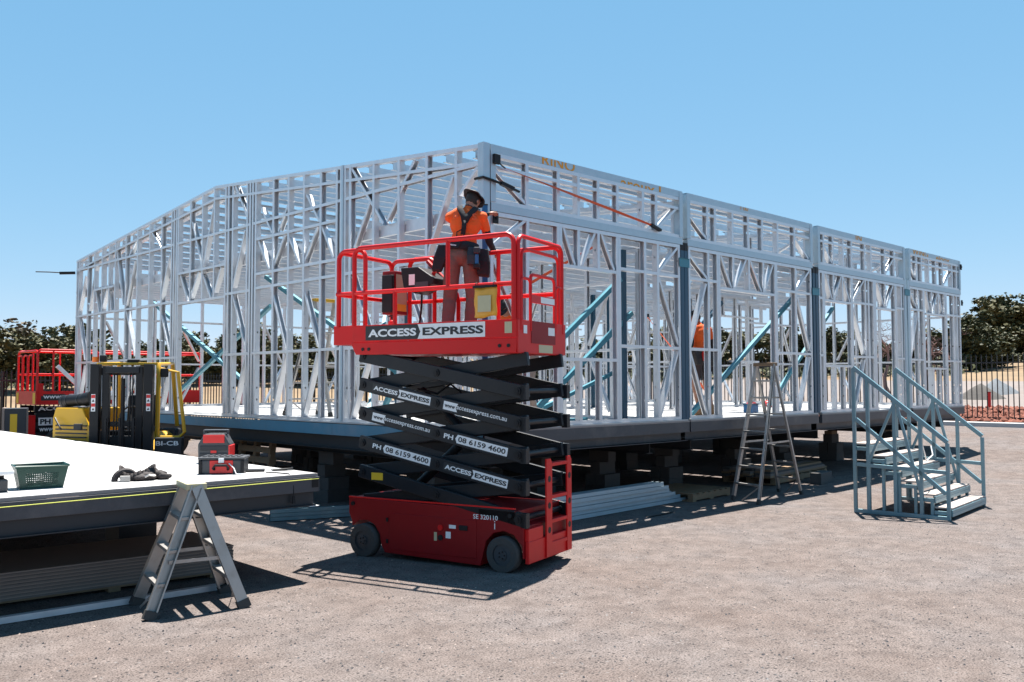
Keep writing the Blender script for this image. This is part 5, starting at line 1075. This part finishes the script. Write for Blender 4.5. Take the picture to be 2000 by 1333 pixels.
# dark cabinets in front of the second lift
cb_ = thing('cabinet', 'dark upright cabinet with yellow warning stickers before the far lift', 'cabinet', (-1.38, 13.0, 0), math.radians(-20)); boxp(cb_, 'body', (-.28, .12, -.2, .3, 0, 1.32), 'bin', .01); boxp(cb_, 'side_panel', (-.33, -.282, -.2, .3, 0, 1.33), 'sheet', .006); boxp(cb_, 'warning_sticker', (-.18, -.05, -.2035, -.2005, .78, 1.2), 'sticker_yellow')
cb2 = thing('cabinet', 'plain dark cabinet cut off by the left picture edge', 'cabinet', (-2.25, 13.6, 0), math.radians(-20)); boxp(cb2, 'body', (-.5, .32, -.2, .3, 0, 1.38), 'bin', .01)
boxp(cb2, 'lid', (-.52, .34, -.22, .32, 1.3805, 1.41), 'slate', .01)
# ------------------------------------------------------------------ things under and around the building
def pile(name, label, cat, loc, rz, n, mk): t = thing(name, label, cat, loc, rz); mk(t); return t
def steel_bundle(t):
    for i in range(6):
        for j in range(3 if i < 4 else 2):
            m = MB(); L0 = 2.1 - .12 * i + U(-.06, .06); y = j * .095 + (i % 2) * .02; z = .055 * i + .03
            m.cchan((-2.0, y, z), (L0, y, z), .05, .085, (0, 1, 0), flip=True); o = m.build('channel', 'galv_blue', t, recalc=False)
thing_sb = thing('steel_bundle', 'bundle of pale blue steel channels lying on the gravel behind the lift', 'steel bundle', (2.35, .24, .002), math.radians(3)); steel_bundle(thing_sb)
sb2 = thing('steel_bundle', 'short bundle of blue channels showing left of the red lift chassis', 'steel bundle', (-.2, 2.6, .002), math.radians(-20))
for i in range(3): m = MB(); m.cchan((-1.0, 0, .05 * i + .03), (1.0, 0, .05 * i + .03), .045, .085, (0, 1, 0), flip=True); m.build('channel', 'stair', sb2, recalc=False)
def pallet(t, w_=1.15, d_=1.0, z0=.0, vert=False):
    for y in (-d_ / 2, -.04, d_ / 2 - .09):
        boxp(t, 'stringer', (-w_ / 2, w_ / 2, y, y + .09, z0 + .022, z0 + .105), 'timber')
    for k in range(7):
        x = -w_ / 2 + k * (w_ - .1) / 6; boxp(t, 'slat', (x, x + .1, -d_ / 2, d_ / 2, z0 + .106, z0 + .126), 'timber')
        if k % 3 == 0: boxp(t, 'slat', (x, x + .1, -d_ / 2, d_ / 2, z0, z0 + .021), 'timber')
p1 = thing('pallet', 'low brown timber pallet on the ground left of the tall stepladder', 'pallet', (4.9, .65, .004), math.radians(4)); pallet(p1)
p2 = thing('pallet', 'timber pallet leaning upright under the gable wall deck', 'pallet', (.35, 6.0, .55), 0); pallet(p2, 1.1, 1.1); p2.rotation_euler = (math.radians(0), math.radians(-84), 0)
p3 = thing('pallet', 'pallet under the timber stack behind the tall stepladder', 'pallet', (8.3, .95, gz(8.3, .95) + .004), math.radians(6)); pallet(p3, 2.4, 1.0)
ts = thing('timber_stack', 'stack of grey brown planks on a pallet behind the tall stepladder', 'timber stack', (8.3, .95, gz(8.3, .95) + .134), math.radians(6))
for i in range(4):
    for j in range(6): m = MB(); a = U(-.12, .1); m.box(-1.35 + a, 1.3 + a * .5 - .1 * i, -.46 + j * .155, -.46 + j * .155 + .14, .036 * i + .001, .036 * i + .034); m.build('plank', ('timber', 'sheet2', 'block')[(i + j) % 3], ts)
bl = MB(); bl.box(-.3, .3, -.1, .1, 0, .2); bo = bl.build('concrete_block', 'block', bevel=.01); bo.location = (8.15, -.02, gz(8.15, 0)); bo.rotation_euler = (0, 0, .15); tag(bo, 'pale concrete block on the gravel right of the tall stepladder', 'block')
# blue strip and pale scraps on the gravel
def scrap(name, label, cat, loc, pts, material):
    m = MB(); n = len(pts); m.add([(x, y, .004 + .02 * abs(math.sin(x * 9 + y * 7))) for x, y in pts], [tuple(range(n))]); o = m.build(name, material); o.location = loc; md = o.modifiers.new('s', 'SOLIDIFY'); md.thickness = .003; tag(o, label, cat)
scrap('plastic_strip', 'bright blue plastic strip on the gravel beside the deck corner', 'plastic strip', (-.95, .95, gz(0, 0)), [(-.2, -.03), (.0, -.04), (.22, .02), (.2, .06), (0, .02), (-.2, .02)], 'blue_tape')
scrap('plastic_sheet', 'crumpled pale plastic on the gravel in front of the steel bundle', 'plastic sheet', (3.0, -.28, 0), [(-.35, -.05), (-.1, -.1), (.25, -.05), (.4, .05), (.1, .08), (-.2, .06)], 'block')
rs = random.Random(11)
# things inside on the floor
cs = thing('black_case', 'small black case standing on the floor behind the right window bay', 'case', (2.35, 1.2, ZD + .006), .3); boxp(cs, 'body', (-.13, .13, -.1, .1, 0, .26), 'black', .02); tubep(cs, 'strap', [(-.13, -.05, .22), (-.22, -.05, .10), (-.2, -.05, .01), (-.12, -.05, .05)], .01, 'black', 6)
dl = thing('cordless_driver', 'red cordless driver standing on the floor beside the lift arms', 'drill', (.35, 1.9, ZD + .006), .6); boxp(dl, 'battery', (-.05, .05, -.04, .04, 0, .05), 'toolred', .008); boxp(dl, 'grip', (-.022, .022, -.02, .03, .05, .15), 'black', .008); boxp(dl, 'motor', (-.08, .07, -.035, .035, .15, .22), 'toolred', .014)
bb = thing('blue_box', 'small dark blue box on the floor beside the far doorway post', 'box', (7.1, .75, ZD + .006), .1); boxp(bb, 'box', (-.14, .14, -.08, .08, 0, .14), 'level_blue', .01); boxp(bb, 'lid', (-.145, .145, -.085, .085, .1405, .16), 'teal_dark', .006)
fb_ = thing('steel_offcut', 'blue steel tube offcut lying on the floor below the window bay', 'steel tube', (1.9, .5, ZD + .006), .05); boxp(fb_, 'tube', (-.45, .45, -.05, .05, 0, .05), 'teal', .004); boxp(fb_, 'end_plate', (.451, .457, -.06, .06, 0, .06), 'teal')
for i, (x, y) in enumerate(((9.2, 2.0), (10.6, 2.4), (11.2, 4.6))):
    rc = thing('tool_bag', ['red tool bag on the floor of the third module near the left', 'red tool bag on the floor of the third module towards the right', 'red tool bag on the floor behind the partition of the third module'][i], 'bag', (x, y, ZD + .006), U(0, 3)); m = MB(); m.ell((0, 0, .08), (.2, .11, .08), 14, 8); m.build('bag', 'toolred', rc, smooth=True); tubep(rc, 'handle', arc((0, 0, .13), .08, 0, math.pi, (1, 0, 0), (0, 0, 1), 8), .01, 'black', 6)
bt = thing('water_cooler', 'orange water cooler standing on the floor at the back', 'cooler', (6.0, 5.8, ZD + .006), 0); m = MB(); m.cyl((0, 0, 0), (0, 0, .36), .15, n=18); m.build('barrel', 'amber', bt, smooth=True); m = MB(); m.cyl((0, 0, .36), (0, 0, .42), .155, n=18); m.build('lid', 'white', bt, smooth=True)
# straps on the front wall
stp = thing('ratchet_strap', 'orange ratchet strap stretched across the upper panel at the corner', 'strap', (0, 0, ZD))
def web_strap(t, name, p0, p1, w_, material, sag=0.0, k=14):
    m = MB(); p0 = V(p0); p1 = V(p1)
    for i in range(k + 1):
        q = i / k; p = p0.lerp(p1, q) - V((0, 0, sag * 4 * q * (1 - q))); tw = math.radians(25 + 130 * q); d = (p1 - p0).normalized(); a = V((0, 0, 1)).cross(d).normalized(); b_ = d.cross(a); s = a * math.cos(tw) + b_ * math.sin(tw)
        m.v += [tuple(p - s * w_ / 2), tuple(p + s * w_ / 2)]
    for i in range(k): m.f.append((2 * i, 2 * i + 1, 2 * i + 3, 2 * i + 2)); m.mi.append(0)
    o = m.build(name, material, t, recalc=False); md = o.modifiers.new('s', 'SOLIDIFY'); md.thickness = .003; return o
web_strap(stp, 'webbing', (.30, -.035, 3.14), (3.20, -.04, 2.80), .034, 'strap_orange'); boxp(stp, 'anchor', (.12, .22, -.05, -.012, 3.17, 3.29), 'black', .006); tubep(stp, 'hook', [(.2, -.03, 3.20), (.25, -.035, 3.165), (.31, -.035, 3.14)], .009, 'black', 6); m = MB(); m.bar((3.18, -.04, 2.805), (3.42, -.03, 2.75), .05, .035); m.build('ratchet', 'black', stp)
st2_ = thing('ratchet_strap', 'black ratchet strap wrapped round the corner post above the worker', 'strap', (0, 0, ZD)); tubep(st2_, 'webbing', [(-.05, .12, 2.98), (-.05, -.03, 2.98), (.08, -.035, 2.965), (.25, -.05, 2.935)], .016, 'black', 6); m = MB(); m.bar((.22, -.05, 2.945), (.42, -.06, 2.90), .05, .045); m.build('ratchet', 'black', st2_); m = MB(); m.bar((.42, -.06, 2.90), (.52, -.06, 2.88), .03, .02); m.build('handle', 'black', st2_)
st3 = thing('ratchet_strap', 'orange strap hanging across the interior of the window bay', 'strap', (0, 0, ZD)); web_strap(st3, 'webbing', (2.6, .5, 2.5), (1.4, 1.8, 1.5), .04, 'strap_orange'); boxp(st3, 'hook', (2.58, 2.62, .48, .52, 2.49, 2.55), 'black')
st4 = thing('ratchet_strap', 'orange strap crossing behind the worker inside the second module', 'strap', (0, 0, ZD)); web_strap(st4, 'webbing', (6.0, 2.2, 1.75), (8.2, 2.4, .35), .045, 'strap_orange'); boxp(st4, 'hook', (5.97, 6.03, 2.17, 2.23, 1.74, 1.8), 'black')
for i, (x, z, lab) in enumerate(((.16, 2.45, 'black bracket on the corner post below the upper panel'), (15.21, 3.2, 'black bracket at the top of the far right end post'), (15.21, 2.35, 'black bracket halfway up the far right end post'))):
    t = thing('bracket', lab, 'bracket', (x, -.02, ZD + z)); boxp(t, 'plate', (-.04, .04, -.012, .006, 0, .13), 'black', .004); boxp(t, 'lug', (-.01, .01, -.03, -.0125, .05, .08), 'black')
lr = thing('ratchet_strap', 'dark ratchet hanging off the far left end of the gable wall', 'strap', (0, 14.02, ZD + 3.12)); m = MB(); m.bar((-.02, .01, 0), (-.32, .14, -.02), .06, .06); m.build('ratchet', 'black', lr); tubep(lr, 'tail', [(-.3, .12, -.01), (-.5, .25, .0), (-.75, .4, .0)], .012, 'black', 6)
bc = thing('leaning_channel', 'white steel channel leaning in front of the far lift', 'steel channel', (0, 14.6, 0)); m = MB(); m.cchan((-.19, .0, 2.25), (.35, .0, 1.72), .09, .05, (0, -1, 0), flip=True); m.build('channel', 'white', bc, recalc=False)
# ------------------------------------------------------------------ fence
pk = MB(); pk.box(-.0125, .0125, -.0125, .0125, 0, 2.06); pk.add([(-.0125, -.0125, 2.06), (.0125, -.0125, 2.06), (.0125, .0125, 2.06), (-.0125, .0125, 2.06), (0, 0, 2.18)], [(0, 1, 4), (1, 2, 4), (2, 3, 4), (3, 0, 4)]); pk.box(-.022, .022, -.022, .022, 2.07, 2.085); pkm = pk.mesh('picket', 'fence')
FL = ['black steel picket fence behind the left end of the building', 'black steel picket fence along the back of the yard', 'black steel picket fence at the right edge of the yard']
for k, (a, b) in enumerate(zip(FENCE, FENCE[1:])):
    if k == 0: a = a + (b - a) * .25
    if k == 2: b = b + (a - b) * .25
    d = (b - a); L = d.length; u = d.normalized(); ang = math.atan2(u.y, u.x); z0 = gz(a.x, a.y); t = thing('picket_fence', FL[k], 'fence', (a.x, a.y, z0), ang, 'black picket fences')
    n_ = min(290, int(L / .15)); sp = L / n_; zl = lambda s: gz(a.x + u.x * s, a.y + u.y * s) - z0
    for i in range(n_): s = i * sp; link('picket', pkm, t, (s, 0, zl(s) + .03))
    for j in range(int(L / 2.4) + 1):
        s = min(L, j * 2.4); m = MB(); m.box(s - .03, s + .03, .03, .09, zl(s) - .1, zl(s) + 2.15); m.build('post', 'fence', t)
        if s + 2.4 <= L:
            for h in (.22, 1.92): m = MB(); m.bar((s, 0, zl(s) + h), (s + 2.4, 0, zl(s + 2.4) + h), .04, .045); m.build('rail', 'fence', t)
# kerb and red rocks in front of and beyond the right-hand fence
m = MB(); N = 40
for i in range(N + 1):
    y = -13 + 33 * i / N; x = 22.62 - .95 + .004 * y; z = gz(x, y); m.v += [(x - .22, y, z - .1), (x - .20, y, z + .12), (x + .14, y, z + .13), (x + .16, y, z - .1)]
for i in range(N):
    for j in range(3): m.f.append((4 * i + j, 4 * i + j + 1, 4 * i + 4 + j + 1, 4 * i + 4 + j)); m.mi.append(0)
tag(m.build('kerb', 'concrete'), 'pale concrete kerb below the right-hand fence', 'kerb', kind='structure')
m = MB(); rs = random.Random(21)
for i in range(9000):
    x = 22.0 + 9.5 * rs.random() ** 1.3; y = rs.uniform(-8, 13); r = rs.uniform(.06, .16); z = gz(x, y) + rs.uniform(0, .18); q = []
    for j in range(6):
        d = V(((1, 0, 0), (-1, 0, 0), (0, 1, 0), (0, -1, 0), (0, 0, 1), (0, 0, -1))[j]) * r * rs.uniform(.6, 1.2); q.append((x + d.x + rs.uniform(-.3, .3) * r, y + d.y + rs.uniform(-.3, .3) * r, z + d.z * .8))
    m.add(q, [(0, 2, 4), (2, 1, 4), (1, 3, 4), (3, 0, 4), (2, 0, 5), (1, 2, 5), (3, 1, 5), (0, 3, 5)])
tag(m.build('red_rocks', 'rock', recalc=False), 'bed of broken red rocks along the right-hand fence', 'rocks', kind='stuff')
def mound(label, az, d, w_, h, material, seed):
    x = CAM.x + d * math.sin(az); y = CAM.y + d * math.cos(az); m = MB(); n = 28; rg = 9
    for j in range(rg + 1):
        q = j / rg
        for i in range(n):
            a = 2 * math.pi * i / n; rr = w_ * q * (1 + .22 * noise.noise((math.cos(a) * 1.3 + seed, math.sin(a) * 1.3, 0))); z = h * (1 - q) ** .9 * (1 + .3 * noise.noise((rr * math.cos(a), rr * math.sin(a), seed))); m.v.append((rr * math.cos(a), rr * math.sin(a), z - .25))
    for j in range(rg):
        for i in range(n): m.f.append((j * n + i, (j + 1) * n + i, (j + 1) * n + (i + 1) % n, j * n + (i + 1) % n)); m.mi.append(0)
    o = m.build('gravel_mound', material, smooth=True); o.location = (x, y, gz(x, y)); tag(o, label, 'mound')
mound('dark grey mound of road base beyond the right-hand fence', YAW + math.atan((1915 - 1000) / 1754), 47, 1.25, .95, 'pile_dark', 1); mound('pale blue grey mound of crushed rock right of the dark mound', YAW + math.atan((1945 - 1000) / 1754), 50, 1.2, 1.0, 'pile_blue', 5)
mk = thing('marker_post', 'red marker post standing in front of the gravel mounds', 'post', (CAM.x + 40 * math.sin(YAW + .4875), CAM.y + 40 * math.cos(YAW + .4875), 0)); mk.location.z = gz(mk.location.x, mk.location.y); boxp(mk, 'post', (-.06, .06, -.06, .06, 0, .75), 'toolred', .01); boxp(mk, 'cap', (-.065, .065, -.065, .065, .7505, .78), 'red_dark')
# ------------------------------------------------------------------ trees
def tree_meshes(seed, leaf, h=8.0, spread=1.0, dens=1.0, low=.30):
    rs = random.Random(seed); tr = MB(); tips = []
    def limb(p, d, L, r, lev):
        P = [V(p)]; R = [r]; q = V(p); dd = V(d).normalized(); k = 5
        for i in range(k):
            dd = (dd + V((rs.uniform(-.22, .22), rs.uniform(-.22, .22), rs.uniform(-.05, .16)))).normalized(); q = q + dd * (L / k); P.append(q.copy()); R.append(r * (1 - .6 * (i + 1) / k))
        tr.tube(P, R, 7 if lev == 0 else 5)
        if lev >= 1: tips.append(P[3])
        if lev >= 2: tips.append(P[-1]); return
        for i in range(6 if lev == 0 else 4):
            t = rs.uniform(low, 1.0) if lev == 0 else rs.uniform(.35, 1); b = P[min(k, int(t * k))]; a = 6.28 * (i + rs.random()) / (6 if lev == 0 else 4); e = rs.uniform(.15, .9) if lev == 0 else rs.uniform(-.1, .8)
            limb(b, V((math.cos(a) * spread, math.sin(a) * spread, e)), L * rs.uniform(.5, .75), r * .5, lev + 1)
        tips.append(P[-1])
    limb((0, 0, 0), (rs.uniform(-.1, .1), rs.uniform(-.1, .1), 1), h * .52, h * .022, 0)
    lf = MB()
    for c in tips:
        for g in range(3):
            cc = c + V((rs.gauss(0, .32), rs.gauss(0, .32), rs.gauss(.05, .25))) * (h / 8); rr = rs.uniform(.4, .85) * h / 8
            for i in range(int(34 * dens)):
                v = V((rs.gauss(0, 1), rs.gauss(0, 1), rs.gauss(0, 1))).normalized() * rr * rs.random() ** .4; v.z *= .68; p_ = cc + v; s = rs.uniform(.10, .19) * h / 8
                a = V((rs.gauss(0, 1), rs.gauss(0, 1), rs.gauss(0, .6))).normalized() * s * 1.3; b_ = a.orthogonal().normalized() * s * .8; b_.rotate(M.Rotation(rs.uniform(0, 3), 3, a)); lf.add([p_ - a, p_ + b_, p_ + a, p_ - b_], [(0, 1, 2, 3)])
    zm = max(v[2] for v in lf.v); k = h / zm
    tr.v = [(x * k, y * k, z * k) for x, y, z in tr.v]; lf.v = [(x * k, y * k, z * k) for x, y, z in lf.v]
    return tr.mesh('trunk', 'bark', smooth=True, recalc=False), lf.mesh('crown', leaf, recalc=False)
KIN = [tree_meshes(1, 'leaf_a', 8, 1.1), tree_meshes(2, 'leaf_b', 8, 1.0, .55, .45), tree_meshes(3, 'leaf_c', 8, 1.2, 1.2, .15), tree_meshes(4, 'leaf_a', 8, .9, 1.0), tree_meshes(5, 'leaf_c', 8, 1.3, 1.2, .15)]
KN = ['olive green', 'thin brownish', 'dense dark', 'tall rounded', 'wide dark']
spots = []; rs = random.Random(9)
for i, (px, d, h, k) in enumerate(sorted(((-30, 62, 7.0, 1), (35, 60, 7.2, 1), (70, 58, 8.2, 0), (115, 60, 6.6, 3), (150, 57, 7.4, 0), (10, 75, 6.0, 2), (95, 74, 6.2, 4), (200, 66, 4.8, 2), (245, 64, 5.0, 4), (300, 60, 5.6, 0), (345, 66, 6.0, 3), (385, 60, 6.6, 0), (430, 64, 6.2, 2), (470, 60, 6.0, 0), (520, 66, 6.2, 4), (570, 60, 5.8, 3), (620, 64, 5.6, 0), (680, 60, 5.6, 2), (740, 64, 5.8, 4), (800, 62, 5.8, 0), (870, 66, 5.8, 3),
                                   (940, 64, 5.8, 2), (1000, 66, 5.6, 0), (1060, 66, 5.8, 4), (1130, 66, 6.2, 2), (1200, 68, 6.0, 0), (1270, 70, 6.0, 3), (1340, 68, 6.2, 4), (1400, 72, 6.2, 2), (1480, 70, 6.4, 0), (1550, 72, 6.2, 4), (1610, 70, 6.6, 2), (1660, 74, 6.0, 3), (1725, 70, 6.0, 0), (1790, 72, 6.2, 4), (1850, 76, 6.0, 2), (1905, 70, 7.0, 2), (1930, 74, 7.2, 4), (1960, 88, 8.6, 4), (1990, 86, 9.2, 3), (2025, 84, 9.0, 0)))):
    a = YAW + math.atan((px - 1000) / 1754); dd = d / math.cos(a - YAW); x = CAM.x + dd * math.sin(a); y = CAM.y + dd * math.cos(a)
    t = thing('gum_tree', '%s gum tree, %s from the left in the row beyond the fence' % (KN[k], ORD[i] if i < 5 else ORD[i]), 'tree', (x, y, gz(x, y) - .1), rs.uniform(0, 6.28), 'gum trees beyond the fence'); s = h * .58 * rs.choice((.78, .9, 1.0, 1.12, 1.2)) / 8
    link('trunk', KIN[k][0], t, scale=(s, s, s)); link('crown', KIN[k][1], t, scale=(s * rs.uniform(1.15, 1.5), s * rs.uniform(1.15, 1.5), s))
# low scrub under the trees
lf = MB(); rs = random.Random(31)
for i in range(620):
    px = rs.uniform(-150, 2150); d = rs.uniform(62, 84); a = YAW + math.atan((px - 1000) / 1754); dd = d / math.cos(a - YAW); x = CAM.x + dd * math.sin(a); y = CAM.y + dd * math.cos(a); z = gz(x, y); r = rs.uniform(.5, 1.3)
    if px > 1880 and d < 76: continue
    for j in range(34):
        v = V((rs.gauss(0, 1), rs.gauss(0, 1), abs(rs.gauss(0, 1)))).normalized() * r * rs.random() ** .4; s = rs.uniform(.1, .2); q = V((x, y, z)) + v; e = V((rs.gauss(0, 1), rs.gauss(0, 1), rs.gauss(0, 1))).normalized() * s; f = e.orthogonal().normalized() * s; lf.add([q - e, q + f, q + e, q - f], [(0, 1, 2, 3)])
tag(lf.build('scrub', 'leaf_c', recalc=False), 'low dark scrub under the distant trees', 'scrub', kind='stuff')
# bare dead tree behind the right end
def dead_tree(loc, h, seed, label):
    rs = random.Random(seed); t = thing('dead_tree', label, 'tree', loc); tr = MB(); br = MB()
    def limb(m, p, d, L, r, lev):
        P = [V(p)]; R = [r]; q = V(p); dd = V(d).normalized(); k = 6
        for i in range(k): dd = (dd + V((rs.uniform(-.35, .35), rs.uniform(-.35, .35), rs.uniform(-.12, .2)))).normalized(); q = q + dd * (L / k); P.append(q.copy()); R.append(r * (1 - .72 * (i + 1) / k))
        m.tube(P, R, 6 if lev < 2 else 4)
        if lev > 3: return
        for i in range(4):
            b = P[rs.randint(2, k)]; a = rs.uniform(0, 6.28); limb(br, b, V((math.cos(a), math.sin(a), rs.uniform(0, .8))), L * rs.uniform(.45, .68), r * .45, lev + 1)
    limb(tr, (0, 0, 0), (0, 0, 1), h * .5, h * .022, 0)
    tr.build('trunk', 'bark_dead', t, smooth=True, recalc=False); br.build('branches', 'bark_dead', t, recalc=False)
for px, d, h, sd_, lab in ((1815, 42, 7.0, 5, 'bare brown dead tree behind the right end of the building'), (1735, 46, 5.4, 8, 'smaller bare tree seen through the third module')):
    a = YAW + math.atan((px - 1000) / 1754); dd = d / math.cos(a - YAW); x = CAM.x + dd * math.sin(a); y = CAM.y + dd * math.cos(a); dead_tree((x, y, gz(x, y)), h, sd_, lab)
